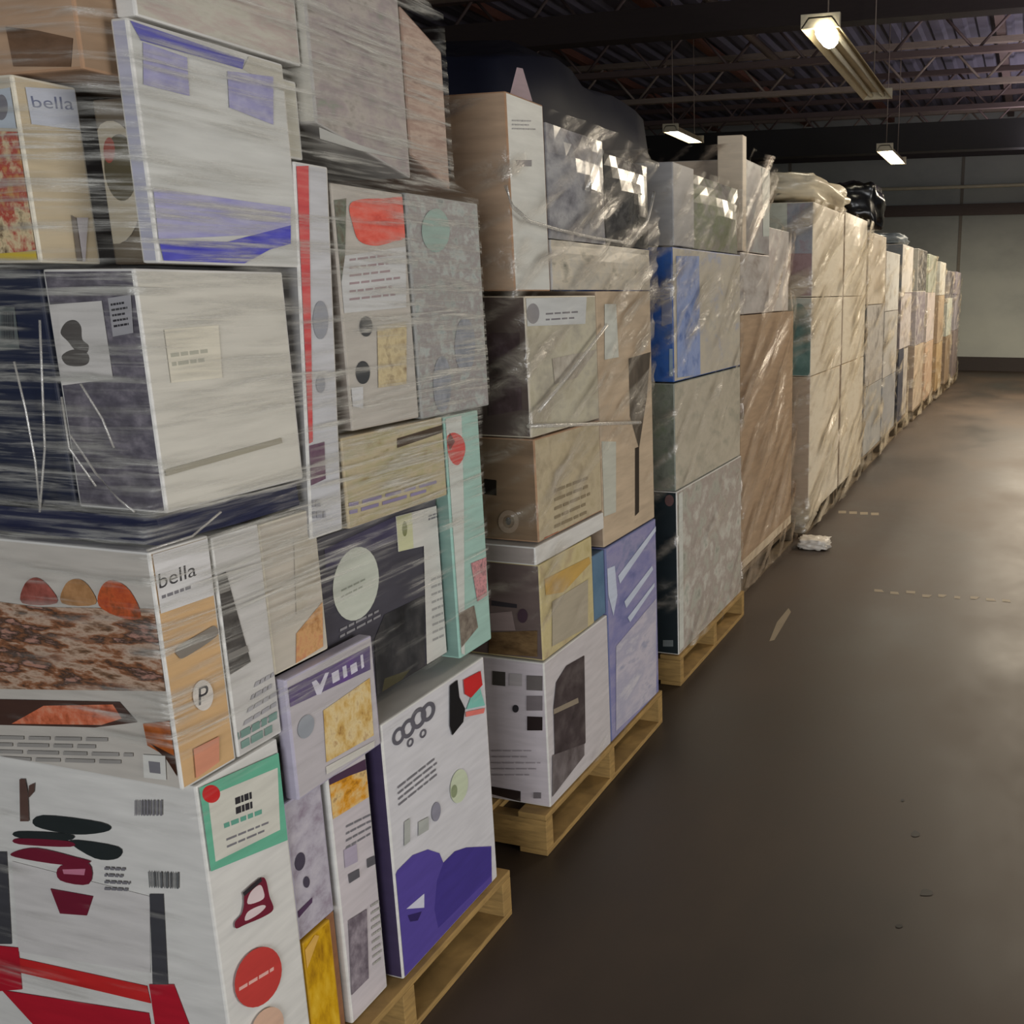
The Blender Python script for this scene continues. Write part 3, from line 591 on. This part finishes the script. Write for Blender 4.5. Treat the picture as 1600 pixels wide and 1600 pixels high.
prt(k, 'A', [(862,560),(940,545),(900,590),(866,600)], photo([(150, 140, 126), (196, 190, 176)], (30, 30, 30), 5.), 'printed_picture')
k = carton(2, 'flat_carton', 'crushed pale carton lying over the landscape-print carton', X, 2.42, 3.13, 1.604, 1.735, .5, [solid((176, 168, 152)), photo([(150, 146, 134), (190, 184, 170), (206, 196, 176), (130, 128, 116)], (10, 10, 22), 9.), W], bulge=.012)
k = carton(2, 'carton', 'kraft-ended carton with a white side panel, topmost on its stack', X, 2.215, 2.405, 1.6, 2.07, .5, [KR, solid((206, 206, 198)), kraft((172, 146, 120))])
prt(k, 'A', lines([(800,185),(836,186),(836,205),(800,204)], 3, .35, 3), solid((150, 150, 150)), 'lettering'); prt(k, 'A', [(806,250),(830,250),(830,260),(806,260)], GREYINK, 'printed_panel')
prt(k, 'F', [[(697,252),(703,252),(705,272),(699,272)]], DK, 'printed_panel')
bm = bmesh.new(); vs = [(-1.27, 2.28, 2.072), (-1.25, 2.36, 2.072), (-1.26, 2.335, 2.145), (-1.268, 2.32, 2.145)]
f_ = bm.faces.new([bm.verts.new(p) for p in vs]); bmesh.ops.solidify(bm, geom=[f_], thickness=.004); done('top_flap', bm, [solid((206, 184, 186))], k)['label'] = 'pinkish raised flap'
for nm, lb, y0, y1, z0, z1, cols in (('plastic_bag', 'grey plastic bag of goods behind the white side panel', 2.415, 2.77, 1.738, 2.03, [(96, 94, 96), (140, 138, 140), (170, 168, 166), (120, 112, 114)]), ('plastic_bag', 'dark clear plastic bag catching highlights at the stack top', 2.78, 3.12, 1.738, 2.0, [(58, 56, 54), (90, 88, 84), (66, 64, 62), (150, 146, 138)])):
    k = carton(2, nm, lb, X, y0, y1, z0, z1, .5, [photo(cols, (10, 10, 14), y0, rough=.18)]*3, cat='bag', bulge=.025)
# ------------------------------------------------------------------ the third stack
X = -1.30
pallet(X+.01, 3.5, 4.44, 'pine pallet under the stack with the bright blue carton')
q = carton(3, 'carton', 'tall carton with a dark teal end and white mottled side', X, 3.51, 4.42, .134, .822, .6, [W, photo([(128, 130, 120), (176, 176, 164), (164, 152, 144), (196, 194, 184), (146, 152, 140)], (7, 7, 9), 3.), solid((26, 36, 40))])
prt(q, 'F', ell((1046,782), 7, 9), solid((100, 74, 72)), 'printed_panel'); prt(q, 'F', [(1036,1000),(1052,1000),(1052,1010),(1036,1010)], solid((110, 116, 116)), 'label')
prt(q, 'A', [(1060,772),(1066,768),(1068,1010),(1061,1018)], solid((200, 202, 194)), 'printed_panel')
q = carton(3, 'carton', 'grey-green carton stacked on the dark teal carton', X, 3.5, 4.4, .827, 1.252, .5, [solid((136, 140, 128)), photo([(166, 160, 142), (190, 182, 164), (150, 148, 132)], (6, 6, 12), 5.), photo([(86, 92, 80), (120, 124, 112), (96, 110, 84)], (20, 20, 16), 6.)])
q = carton(3, 'carton', 'bright blue carton below the grey top carton', X, 3.5, 4.4, 1.257, 1.762, .5, [solid((46, 84, 150)), photo([(150, 164, 196), (186, 180, 168), (196, 188, 170), (170, 168, 160)], (6, 6, 10), 3.), photo([(30, 70, 136), (48, 92, 164), (70, 96, 140)], (12, 12, 12), 4.)])
prt(q, 'A', [(1056,400),(1092,400),(1094,585),(1058,590)], photo([(60, 96, 164), (150, 166, 206), (120, 146, 200)], (16, 16, 14), 6.), 'printed_panel', 'blue side band'); prt(q, 'F', [(1034,470),(1058,468),(1058,505),(1034,510)], solid((120, 126, 150)), 'label')
prt(q, 'F', [(1046,545),(1062,545),(1062,588),(1046,588)], solid((140, 160, 176)), 'printed_panel')
q = carton(3, 'carton', 'plain grey upright carton, topmost above the bright blue carton', X+.005, 3.505, 3.74, 1.767, 2.065, .5, [solid((158, 156, 154))]*3)
q = carton(3, 'plastic_bag', 'film-covered bag bulging beside the plain grey upright carton', X-.01, 3.75, 4.38, 1.767, 2.05, .5, [photo([(120, 116, 104), (160, 156, 146), (140, 144, 116), (180, 176, 168)], (7, 7, 10), 8., rough=.2)]*3, cat='bag', bulge=.04)
# ------------------------------------------------------------------ the fourth stack
X = -1.40
pallet(X+.01, 4.72, 5.93, 'dark grey-brown pallet under the brown film-wrapped kraft load', m=wood((104, 88, 66)))
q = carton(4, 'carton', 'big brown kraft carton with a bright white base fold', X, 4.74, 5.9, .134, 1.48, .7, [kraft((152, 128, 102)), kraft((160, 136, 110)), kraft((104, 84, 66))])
prt(q, 'A', [(1158,898),(1236,822),(1240,800),(1160,876)], solid((206, 190, 164)), 'base_fold', 'bright white base fold')
q = carton(4, 'carton', 'pink-white carton under the tall silver carton', X, 4.74, 5.3, 1.485, 1.79, .6, [solid((184, 172, 166)), photo([(140, 128, 122), (180, 176, 172), (196, 190, 186)], (6, 6, 16), 3.), solid((170, 160, 150))])
q = carton(4, 'carton', 'white carton peeking between the silver and cream loads', X-.03, 5.31, 5.88, 1.485, 1.95, .6, [W, photo([(170, 158, 156), (206, 202, 196), (180, 170, 166)], (6, 6, 8), 5.), W])
q = carton(4, 'carton', 'tall silver grey carton with a cream corner, topmost of its stack', X, 4.82, 5.3, 1.795, 2.24, .6, [solid((176, 170, 160)), photo([(104, 100, 102), (140, 136, 138), (160, 168, 166)], (5, 5, 9), 6.), solid((196, 180, 160))])
prt(q, 'A', [(1190,262),(1208,262),(1208,370),(1192,370)], solid((166, 176, 172)), 'printed_panel')
q2 = carton(4, 'carton', 'thin cream carton on end beside the tall silver grey carton', X+.01, 4.745, 4.812, 1.795, 2.34, .13, [solid((216, 200, 176))]*3)
# ------------------------------------------------------------------ the fifth load (two pallets pushed together)
X = -1.33
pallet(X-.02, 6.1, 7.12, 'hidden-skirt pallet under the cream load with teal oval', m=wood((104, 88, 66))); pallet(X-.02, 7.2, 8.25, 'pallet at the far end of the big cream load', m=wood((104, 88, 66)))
CF = [photo([(186, 170, 146), (214, 200, 178), (198, 182, 158)], (3, 3, 8), 2.), photo([(196, 184, 164), (220, 212, 194), (206, 194, 174)], (3, 3, 14), 3.), solid((170, 150, 128))]
q = carton(5, 'carton', 'broad beige carton at the base of the cream load', X, 6.1, 7.12, .134, 1.06, .7, CF); q = carton(5, 'carton', 'beige carton at the base, beyond the teal oval carton', X, 7.2, 8.2, .134, 1.06, .7, CF)
q = carton(5, 'carton', 'cream carton with a teal oval on its end', X, 6.1, 7.15, 1.065, 1.56, .6, [CF[1], CF[1], solid((176, 178, 166))])
prt(q, 'F', ell((1248,540), 23, 66), photo([(62, 92, 86), (92, 122, 114), (120, 146, 138)], (9, 9, 9), 4.), 'printed_panel', 'teal oval')
q = carton(5, 'carton', 'cream carton level with the teal oval, farther along', X, 7.2, 8.2, 1.065, 1.56, .6, CF)
q = carton(5, 'carton', 'cream carton with a mauve picture end above the teal oval', X, 6.1, 7.15, 1.565, 2.14, .6, [CF[1], CF[1], solid((196, 200, 186))])
prt(q, 'F', [(1228,395),(1276,395),(1278,462),(1228,465)], photo([(112, 84, 84), (150, 124, 124), (130, 100, 100)], (14, 14, 14), 5.), 'printed_picture'); prt(q, 'F', [(1230,318),(1276,316),(1276,396),(1230,396)], photo([(120, 124, 134), (150, 152, 158), (140, 112, 116)], (14, 14, 14), 6.), 'printed_picture', 'mauve picture')
q = carton(5, 'carton', 'rounded cream carton at the top far end of the cream load', X, 7.2, 8.2, 1.565, 2.16, .6, CF, bulge=.03)
me = blob('plastic_bundle', (-1.62, 6.9, 2.262), (.26, .62, .085), .2, 1.6, 3.); o = link('plastic_bundle', me, [solid((206, 196, 172), .3)]); tag(o, 'crumpled cream plastic bundle lying on the cream load', 'bundle')
me = blob('refuse_bag', (-1.52, 8.66, 2.305), (.22, .28, .185), .25, 1.9, 7.); o = link('refuse_bag', me, [solid((12, 12, 13), .22, .2)]); tag(o, 'shiny black plastic bag sitting above the kraft-topped load', 'bag')
# ------------------------------------------------------------------ loads farther down the row
def far(st, y0, y1, x1, rows, plabel):
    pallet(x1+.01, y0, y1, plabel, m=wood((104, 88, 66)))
    z = .134
    for lb, h, cols, endc, split in rows:
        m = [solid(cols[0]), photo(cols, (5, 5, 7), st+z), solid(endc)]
        if split:
            ym = y0+(y1-y0)*split[0]
            carton(st, 'carton', lb, x1, y0+.02, ym-.003, z, z+h, .6, m); carton(st, 'carton', split[1], x1-.02, ym+.003, y1-.02, z, z+h-split[2], .6, [photo(split[3], (6, 6, 9), st+z+1)]*3)
        else: carton(st, 'carton', lb, x1, y0+.02, y1-.02, z, z+h, .6, m)
        z += h+.005
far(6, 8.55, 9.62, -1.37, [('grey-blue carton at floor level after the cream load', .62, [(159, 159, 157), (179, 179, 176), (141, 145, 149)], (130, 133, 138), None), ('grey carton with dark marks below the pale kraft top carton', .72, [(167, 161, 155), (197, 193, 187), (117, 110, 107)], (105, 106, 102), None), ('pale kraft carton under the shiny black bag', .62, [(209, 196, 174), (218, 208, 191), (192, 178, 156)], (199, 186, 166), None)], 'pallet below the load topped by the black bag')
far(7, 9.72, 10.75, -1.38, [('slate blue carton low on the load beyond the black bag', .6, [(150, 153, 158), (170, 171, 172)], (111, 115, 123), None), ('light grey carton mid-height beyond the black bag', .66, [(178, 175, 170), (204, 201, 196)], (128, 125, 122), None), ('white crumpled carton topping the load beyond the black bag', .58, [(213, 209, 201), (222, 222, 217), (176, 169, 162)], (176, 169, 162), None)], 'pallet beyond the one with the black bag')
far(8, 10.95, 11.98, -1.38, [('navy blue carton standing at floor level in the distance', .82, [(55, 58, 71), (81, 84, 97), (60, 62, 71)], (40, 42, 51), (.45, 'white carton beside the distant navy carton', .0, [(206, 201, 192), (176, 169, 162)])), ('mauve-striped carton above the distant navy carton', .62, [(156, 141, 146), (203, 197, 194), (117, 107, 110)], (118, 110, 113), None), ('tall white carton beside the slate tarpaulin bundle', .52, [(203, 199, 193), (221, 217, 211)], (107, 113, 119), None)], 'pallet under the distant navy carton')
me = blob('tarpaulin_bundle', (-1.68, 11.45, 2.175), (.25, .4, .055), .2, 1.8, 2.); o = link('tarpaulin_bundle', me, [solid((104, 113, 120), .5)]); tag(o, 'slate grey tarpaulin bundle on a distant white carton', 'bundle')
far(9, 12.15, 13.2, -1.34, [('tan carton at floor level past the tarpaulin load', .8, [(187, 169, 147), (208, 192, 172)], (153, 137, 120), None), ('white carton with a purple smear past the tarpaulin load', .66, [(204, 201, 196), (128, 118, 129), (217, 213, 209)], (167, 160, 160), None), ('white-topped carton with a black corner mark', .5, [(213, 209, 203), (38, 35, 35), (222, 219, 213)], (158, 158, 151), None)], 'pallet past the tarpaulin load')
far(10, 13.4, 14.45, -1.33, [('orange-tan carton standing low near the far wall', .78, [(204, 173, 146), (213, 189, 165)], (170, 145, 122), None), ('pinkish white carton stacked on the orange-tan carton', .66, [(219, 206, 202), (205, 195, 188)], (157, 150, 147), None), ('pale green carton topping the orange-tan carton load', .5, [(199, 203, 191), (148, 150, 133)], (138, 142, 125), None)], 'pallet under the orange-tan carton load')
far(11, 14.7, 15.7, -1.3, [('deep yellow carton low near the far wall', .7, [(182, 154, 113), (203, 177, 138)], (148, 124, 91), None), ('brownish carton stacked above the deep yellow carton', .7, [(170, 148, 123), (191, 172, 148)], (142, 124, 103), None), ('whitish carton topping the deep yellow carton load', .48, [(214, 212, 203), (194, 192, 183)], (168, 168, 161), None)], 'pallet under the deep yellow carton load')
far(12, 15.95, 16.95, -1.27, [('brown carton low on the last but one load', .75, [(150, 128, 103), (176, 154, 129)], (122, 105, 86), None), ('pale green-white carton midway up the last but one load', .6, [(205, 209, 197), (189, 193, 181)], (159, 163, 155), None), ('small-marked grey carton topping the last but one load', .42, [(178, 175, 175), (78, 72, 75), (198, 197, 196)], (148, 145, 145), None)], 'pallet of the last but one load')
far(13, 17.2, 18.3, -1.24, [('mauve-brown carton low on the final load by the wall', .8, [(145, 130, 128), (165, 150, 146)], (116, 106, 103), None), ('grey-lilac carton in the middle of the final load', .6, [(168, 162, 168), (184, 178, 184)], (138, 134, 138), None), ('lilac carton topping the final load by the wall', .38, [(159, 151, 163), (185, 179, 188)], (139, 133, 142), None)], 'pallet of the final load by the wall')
# ------------------------------------------------------------------ film
FC = film('clear_stretch_film', (208, 206, 196), (.04, .78), (5, 5, 105), .25, .3, .5, 0., (.43, .64))
FB = film('bunched_stretch_film', (208, 198, 180), (.10, .88), (7, 5, 18), .32, .22, 1., .5, (.42, .66))
FD = film('folded_tan_film', (206, 184, 158), (.38, .92), (6, 2.2, 16), .32, .24, 1., .6, (.40, .64))
FW = film('white_stretch_film', (214, 200, 174), (.5, .94), (5, 3, 16), .28, .25, 1., .55, (.40, .64))
for st, b in ((4, (-2.4, -1.4, 4.72, 5.93, .0, .13)), (5, (-2.4, -1.36, 6.1, 8.25, .0, .13))): STACK.append((st, b))
def cov1(u, L, z): return 0. if u > L*.965 and not 1.36 < z < 1.8 else .34+.30*min(1, max(0, (z-.72)/.5))
wrap(1, 'clear stretch film in fine level streaks round the stack with the blue-banded carton', (.35, 2.2), FC, cov1, dz=.0065, ds=.016, freq=(2.6, 45), seed=1., soft=.45)
w2 = wrap(2, 'crumpled clear film over the stack with the kraft-ended top carton', (.15, 2.06), FB, lambda u, L, z: .30+.26*min(1, max(0, (z-.75)/.4)), dz=.008, ds=.014, slope=-.45, freq=(2.4, 13), seed=2., wrinkle=.022, soft=.4)
wrap(3, 'crumpled clear film over the stack with the bright blue carton', (.14, 2.06), FB, lambda u, L, z: .46+.08*min(1, max(0, (z-1.)/.6)), dz=.011, ds=.02, slope=-.8, freq=(2., 11), seed=3., wrinkle=.028, soft=.4)
wrap(4, 'tan-tinted film with slanting folds round the kraft load', (.03, 2.3), FD, lambda u, L, z: .58 if z < .2 else .50, dz=.014, ds=.026, slope=-.75, freq=(1.3, 9), seed=4., wrinkle=.045, soft=.4)
wrap(5, 'milky film pulled in folds round the big cream load', (.03, 2.17), FW, lambda u, L, z: .60 if z < .2 else .52, dz=.014, ds=.03, slope=-.5, freq=(1.2, 9), seed=5., wrinkle=.05, soft=.4)
for st, lb in ((6, 'film round the load under the shiny black bag'), (7, 'film round the load just beyond the black bag load'), (8, 'film round the load with the distant navy carton'), (9, 'film round the load past the slate tarpaulin bundle'), (10, 'film round the orange-tan carton load'), (11, 'film round the deep yellow carton load'), (12, 'film round the last but one load'), (13, 'film round the final load by the wall')):
    bs = [b for s, b in STACK if s == st]
    STACK.append((st, (bs[0][0]-.3, bs[0][1]+.01, bs[0][2]-.02, max(b[3] for b in bs)+.02, 0, .13)))
    wrap(st, lb, (.03, max(b[5] for b in bs)), FW, lambda u, L, z: .55 if z < .25 else .48, dz=.025, ds=.05, slope=-.3, freq=(1.6, 7), seed=float(st), wrinkle=.04, soft=.5)
SM = film('gathered_film', (214, 210, 200), (.3, .6), (30, 30, 30), .35, .25, .2)
def off(p, X, l): v = onx(p, X+l); return v
strand(w2, [off(p, -1.245, .022) for p in ((842,642),(880,596),(918,548),(948,508))], .006, SM)
strand(w2, [off(p, -1.245, .03) for p in ((790,290),(800,322),(826,345),(870,358),(930,372),(985,380),(1012,345),(1022,300))], .005, SM)
strand(w2, [off(p, -1.245, .04) for p in ((918,296),(930,268),(940,236))], .008, SM)
strand(w2, [off(p, -1.245, .03) for p in ((826,666),(880,664),(940,662),(1000,660))], .006, SM)
w1 = bpy.data.objects['stretch_wrap']
for pts in ([(22,565),(40,640),(55,720),(62,790)], [(62,500),(66,600),(70,700),(62,800)], [(126,600),(160,655),(178,700)], [(110,680),(150,740),(185,780),(210,800)], [(96,620),(108,700),(150,760)]):
    strand(w1, [ony(p, 1.088-.02) for p in pts], .0016, SM)
strand(w1, [off(p, -1.23, .02) for p in ((230,860),(300,838),(345,800))], .002, SM)
# ------------------------------------------------------------------ the room
XL, XR, YB, YF, ZC = -9., 7., 20.6, -4., 5.0
def concrete(name, cols, scale, rough, bump=.1, detail=8):
    m, nt, b = new_mat(name)
    mp = mapped(nt, scale); n = nt.nodes.new('ShaderNodeTexNoise'); n.inputs['Scale'].default_value = 1; n.inputs['Detail'].default_value = detail; n.inputs['Roughness'].default_value = .6
    nt.links.new(mp.outputs[0], n.inputs['Vector'])
    r = ramp(nt, [(.3+.4*i/(len(cols)-1), C(c)) for i, c in enumerate(cols)]); nt.links.new(n.outputs[0], r.inputs[0]); nt.links.new(r.outputs[0], b.inputs['Base Color'])
    r2 = ramp(nt, [(.3, (rough*.75,)*3+(1,)), (.7, (min(1, rough*1.3),)*3+(1,))]); nt.links.new(n.outputs[0], r2.inputs[0]); nt.links.new(r2.outputs[0], b.inputs['Roughness'])
    bp = nt.nodes.new('ShaderNodeBump'); bp.inputs['Strength'].default_value = bump; bp.inputs['Distance'].default_value = .01; nt.links.new(n.outputs[0], bp.inputs['Height']); nt.links.new(bp.outputs[0], b.inputs['Normal'])
    return m
FLOORM = concrete('worn_concrete_floor', [(34, 29, 25), (60, 49, 40), (80, 66, 53)], (.8, .5, 1), .5, .05)
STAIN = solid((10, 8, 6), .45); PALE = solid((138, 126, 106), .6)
bm = bmesh.new(); f = bm.faces.new([bm.verts.new(p) for p in ((XL, YF, 0), (XR, YF, 0), (XR, YB, 0), (XL, YB, 0))])
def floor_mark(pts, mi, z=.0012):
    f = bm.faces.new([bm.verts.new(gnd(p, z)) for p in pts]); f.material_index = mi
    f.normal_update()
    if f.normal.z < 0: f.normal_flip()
for c, rx, ry in (((1430,1303), 9, 5), ((1447,1395), 11, 6), ((1405,1447), 6, 3), ((1410,1250), 3, 2)): floor_mark(smooth_poly([(c[0]+rx*math.cos(t)*random.uniform(.7, 1.2), c[1]+ry*math.sin(t)*random.uniform(.7, 1.2)) for t in [k*math.pi/4 for k in range(8)]]), 1)
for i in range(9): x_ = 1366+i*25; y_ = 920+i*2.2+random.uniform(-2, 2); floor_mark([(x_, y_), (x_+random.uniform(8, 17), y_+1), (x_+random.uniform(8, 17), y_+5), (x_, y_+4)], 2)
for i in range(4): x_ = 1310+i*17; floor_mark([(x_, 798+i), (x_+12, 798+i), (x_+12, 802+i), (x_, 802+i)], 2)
floor_mark([(1202,1002),(1214,972),(1232,950),(1236,956),(1222,980),(1210,1000)], 2)  # streak of glare put into the floor as pale colour
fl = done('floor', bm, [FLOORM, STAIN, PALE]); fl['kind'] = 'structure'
def structure(name, b, m): o = boxobj(name, b, m, None, 0); o['kind'] = 'structure'; return o
WALLM = concrete('painted_block_wall', [(146, 150, 146), (170, 174, 168), (180, 184, 176)], (.5, .5, .9), .8, .1)
structure('wall_back', (XL, XR, YB, YB+.2, 0, ZC+.3), WALLM)
structure('wall_left', (XL-.2, XL, YF, YB, 0, ZC+.3), concrete('dark_left_wall', [(52, 50, 50), (66, 64, 62)], (.6, .6, .6), .8))
structure('baseboard_back', (XL, XR, YB-.03, YB, 0, .28), solid((58, 52, 50), .8))
BROWN = solid((96, 84, 78), .7); DKB = solid((60, 54, 52), .7)
structure('trim_1', (XL, XR, YB-.06, YB, 3.08, 3.3), BROWN)
structure('trim_2', (XL, XR, YB-.1, YB, 4.2, 4.5), DKB)
for i, (x, z0, z1) in enumerate(((-1.46, 3.3, 4.2), (-1.46, 0.28, 3.08), (2.1, .28, 4.2), (-5.0, .28, 4.2))): structure('trim_%d' % (i+3), (x-.03, x+.03, YB-.02, YB, z0, z1), solid((128, 122, 112), .8))
bm = bmesh.new(); add_tube(bm, [(XL+.1, YB-.1, 3.62), (-2, YB-.1, 3.62), (2, YB-.1, 3.64), (XR-.1, YB-.1, 3.64)], .035, 10); p = done('trim_7', bm, [solid((206, 198, 170), .4)]); tag(p, None, None, None, 'structure')  # pipe running along the back wall
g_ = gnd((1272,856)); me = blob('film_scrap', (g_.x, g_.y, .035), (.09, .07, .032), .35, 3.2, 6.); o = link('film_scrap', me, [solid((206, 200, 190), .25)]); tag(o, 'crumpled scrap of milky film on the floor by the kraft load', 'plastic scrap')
# roof deck with ribs, joists and trusses
DECK = concrete('dark_roof_deck', [(84, 82, 94), (104, 100, 114)], (1, 1, 1), .7)
bm = bmesh.new(); n = 0; x = XL; prof = []
while x < XR: prof += [(x, ZC), (x+.12, ZC), (x+.16, ZC+.05), (x+.26, ZC+.05)]; x += .3
prof.append((XR, ZC)); a = [bm.verts.new((x, YF, z)) for x, z in prof]; b = [bm.verts.new((x, YB, z)) for x, z in prof]
for k in range(len(prof)-1): bm.faces.new((a[k], b[k], b[k+1], a[k+1]))
o = done('ceiling', bm, [DECK]); o['kind'] = 'structure'
STEEL = solid((96, 80, 76), .6); STEEL2 = solid((140, 126, 114), .6); RUST = solid((112, 72, 58), .7)
def truss(y, z0, z1, m):
    bm = bmesh.new(); add_box(bm, XL+.05, XR-.05, y-.05, y+.05, z1-.07, z1); add_box(bm, XL+.05, XR-.05, y-.05, y+.05, z0, z0+.07)
    x = XL+.2; up = True
    while x < XR-.7:
        add_tube(bm, [(x, y, z0+.03 if up else z1-.03), (x+.5, y, z1-.03 if up else z0+.03)], .018, 6); x += .5; up = not up
    o = done('roof_truss_beam', bm, [m]); o['kind'] = 'structure'; return o
for i, y in enumerate((3.4, 5.2, 7.0, 8.8, 10.6, 12.4, 14.2, 16., 17.8, 19.4)): truss(y, 4.30, 4.88, STEEL2 if i % 3 == 0 else STEEL)
for x in (-6.6, -4.6, -2.9, -.6, 1.6, 3.8): structure('purlin_beam', (x-.06, x+.06, YF, YB-.12, 4.885, 4.985), RUST if x < -2 else STEEL)
structure('girder_beam', (XL+.05, XR-.05, 15.2, 15.45, 3.62, 4.02), solid((34, 32, 32), .7))
structure('girder_beam', (XL+.05, XR-.05, 9.5, 9.7, 4.02, 4.28), solid((48, 38, 36), .7))
structure('steel_column', (-.32, -.12, 19.9, 20.1, 3.3, 4.9), solid((50, 40, 38), .7)) if False else None
bm = bmesh.new(); add_tube(bm, [(-.15, 11.2, 4.98), (-.15, 11.2, 4.0), (-.15, 11.2, 3.62)], .05, 10); add_tube(bm, [(-.15, 11.2, 3.66), (3.5, 11.2, 3.72)], .035, 10); o = done('trim_8', bm, [solid((88, 76, 70), .5)]); tag(o, None, None, None, 'structure')  # hanging conduit with a level side run
bm = bmesh.new(); add_tube(bm, [(-3.4, 1, 4.55), (-3.4, 8, 4.55), (-3.4, 14, 4.55)], .05, 10); o = done('trim_9', bm, [solid((86, 72, 62), .5)]); tag(o, None, None, None, 'structure')  # pipe running high above the row
# strip lights
TAN = solid((196, 180, 146), .5); TUBEOFF = solid((226, 220, 200), .3); LIT = emit((255, 246, 222), 22.)
def strip_light(x, y0, y1, z, lit, label, w=.26):
    r = empty('strip_light', (x, (y0+y1)/2, z)); tag(r, label, 'ceiling light', 'strip lights over the aisle')
    h = (y1-y0)/2; bm = bmesh.new()
    prof = [(-w/2, 0), (-w*.3, .07), (w*.3, .07), (w/2, 0), (w/2-.006, -.004), (w*.28, .06), (-w*.28, .06), (-w/2+.006, -.004)]
    a = [bm.verts.new((px, -h, pz)) for px, pz in prof]; b = [bm.verts.new((px, h, pz)) for px, pz in prof]
    for k in range(len(prof)): bm.faces.new((a[k], a[(k+1) % len(prof)], b[(k+1) % len(prof)], b[k]))
    bm.faces.new(a); bm.faces.new(b[::-1])
    done('reflector', bm, [TAN], r)
    for s in (-1, 1):
        bm = bmesh.new(); add_tube(bm, [(s*w*.2, -h+.04, .03), (s*w*.2, 0, .03), (s*w*.2, h-.04, .03)], .019, 10); done('tube', bm, [LIT if lit else TUBEOFF], r)
        bm = bmesh.new(); add_tube(bm, [(0, s*h*.8, .07), (0, s*h*.8, 4.98-z)], .006, 6); done('hanger', bm, [STEEL2], r)
    for s in (-1, 1): boxobj('end_cap', (-w/2, w/2, s*h-.03 if s > 0 else -h, h if s > 0 else -h+.03, .0, .09), solid((206, 196, 170), .5), r)
    return r
r = strip_light(-1.48, 6.9, 9.5, 3.33, False, 'tan hanging strip light with one glowing lamp end', .27)
bm = bmesh.new(); add_tube(bm, [(.03, -1.32, -.03), (.03, -1.22, -.03), (.03, -1.1, -.03)], .06, 10); o = done('lamp_end', bm, [LIT], r); o['label'] = 'glowing lamp end'
strip_light(-1.8, 12.2, 13.5, 3.24, True, 'small lit strip light over the far part of the aisle', .2)
strip_light(-4.35, 11.7, 12.7, 3.5, True, 'tiny lit strip light beyond the navy black covered pile', .2)
# the dark pile behind the row
TARP = solid((19, 23, 42), .6)
for c, s, sd, m, lb in (((-3.38, 5.75, 1.56), (.74, 1.1, 1.46), 4., TARP, 'tall pile under a navy black tarpaulin behind the row'), ((-3.75, 8.4, 1.42), (.62, .8, 1.28), 9., solid((26, 29, 42), .7), 'lower dark covered pile behind the tall silver grey carton'), ((-3.6, 3.1, 1.2), (.7, .8, 1.08), 5., solid((26, 22, 24), .7), 'dark covered pile behind the kraft-ended top carton')):
    me = blob('tarpaulin_load', c, s, .08, 1.7, sd); bm = bmesh.new(); bm.from_mesh(me); zm = min(v.co.z for v in bm.verts)
    for v in bm.verts: v.co.z -= zm-.002
    bm.to_mesh(me); bm.free()
    o = link('tarpaulin_load', me, [m]); tag(o, lb, 'covered pile')
# ------------------------------------------------------------------ light
def area(name, loc, target, size, power, col, shape='RECTANGLE', size_y=None, spread=math.pi):
    l = bpy.data.lights.new(name, 'AREA'); l.energy = power; l.color = col; l.shape = shape; l.size = size; l.size_y = size_y or size; l.spread = spread
    o = bpy.data.objects.new(name, l); COL.objects.link(o); o.location = loc
    d = Vector(target)-Vector(loc); o.rotation_euler = d.to_track_quat('-Z', 'Y').to_euler(); return o
area('dock_daylight', (.5, -3.2, 1.4), (-1.25, 1.9, 1.35), 2., 95, (.95, .97, 1.), size_y=1.8)
area('side_daylight', (4.8, .6, 1.3), (-1.25, 2.2, 1.35), 2.6, 130, (1., .97, .93), size_y=2.0)
for i, (x, y, p) in enumerate(((1.8, 4.8, 14), (.9, 7.6, 85), (.5, 12., 150), (.2, 16., 140))):
    area('aisle_strip', (x, y, 3.3), (x, y, 0), .3, p, (1., .86, .66), size_y=2.4)
    area('ceiling_fill', (x, y, 3.45), (x, y, 5), .3, p*.32, (.92, .84, .95), size_y=2.4)  # unseen violet-tinted fill, added to lift the dark ceiling
area('far_strip', (-1.8, 12.85, 3.2), (-1.8, 12.85, 0), .2, 30, (1., .9, .72), size_y=1.2)
w = bpy.data.worlds.new('world'); S.world = w; w.use_nodes = True
w.node_tree.nodes['Background'].inputs[0].default_value = (.8, .85, 1, 1); w.node_tree.nodes['Background'].inputs[1].default_value = .055
S.view_settings.view_transform = 'Standard'; S.view_settings.look = 'None'; S.view_settings.gamma = 1; S.view_settings.use_curve_mapping = False; S.view_settings.exposure = .3
S.cycles.transparent_max_bounces = 16; S.cycles.max_bounces = 6; S.cycles.use_denoising = True
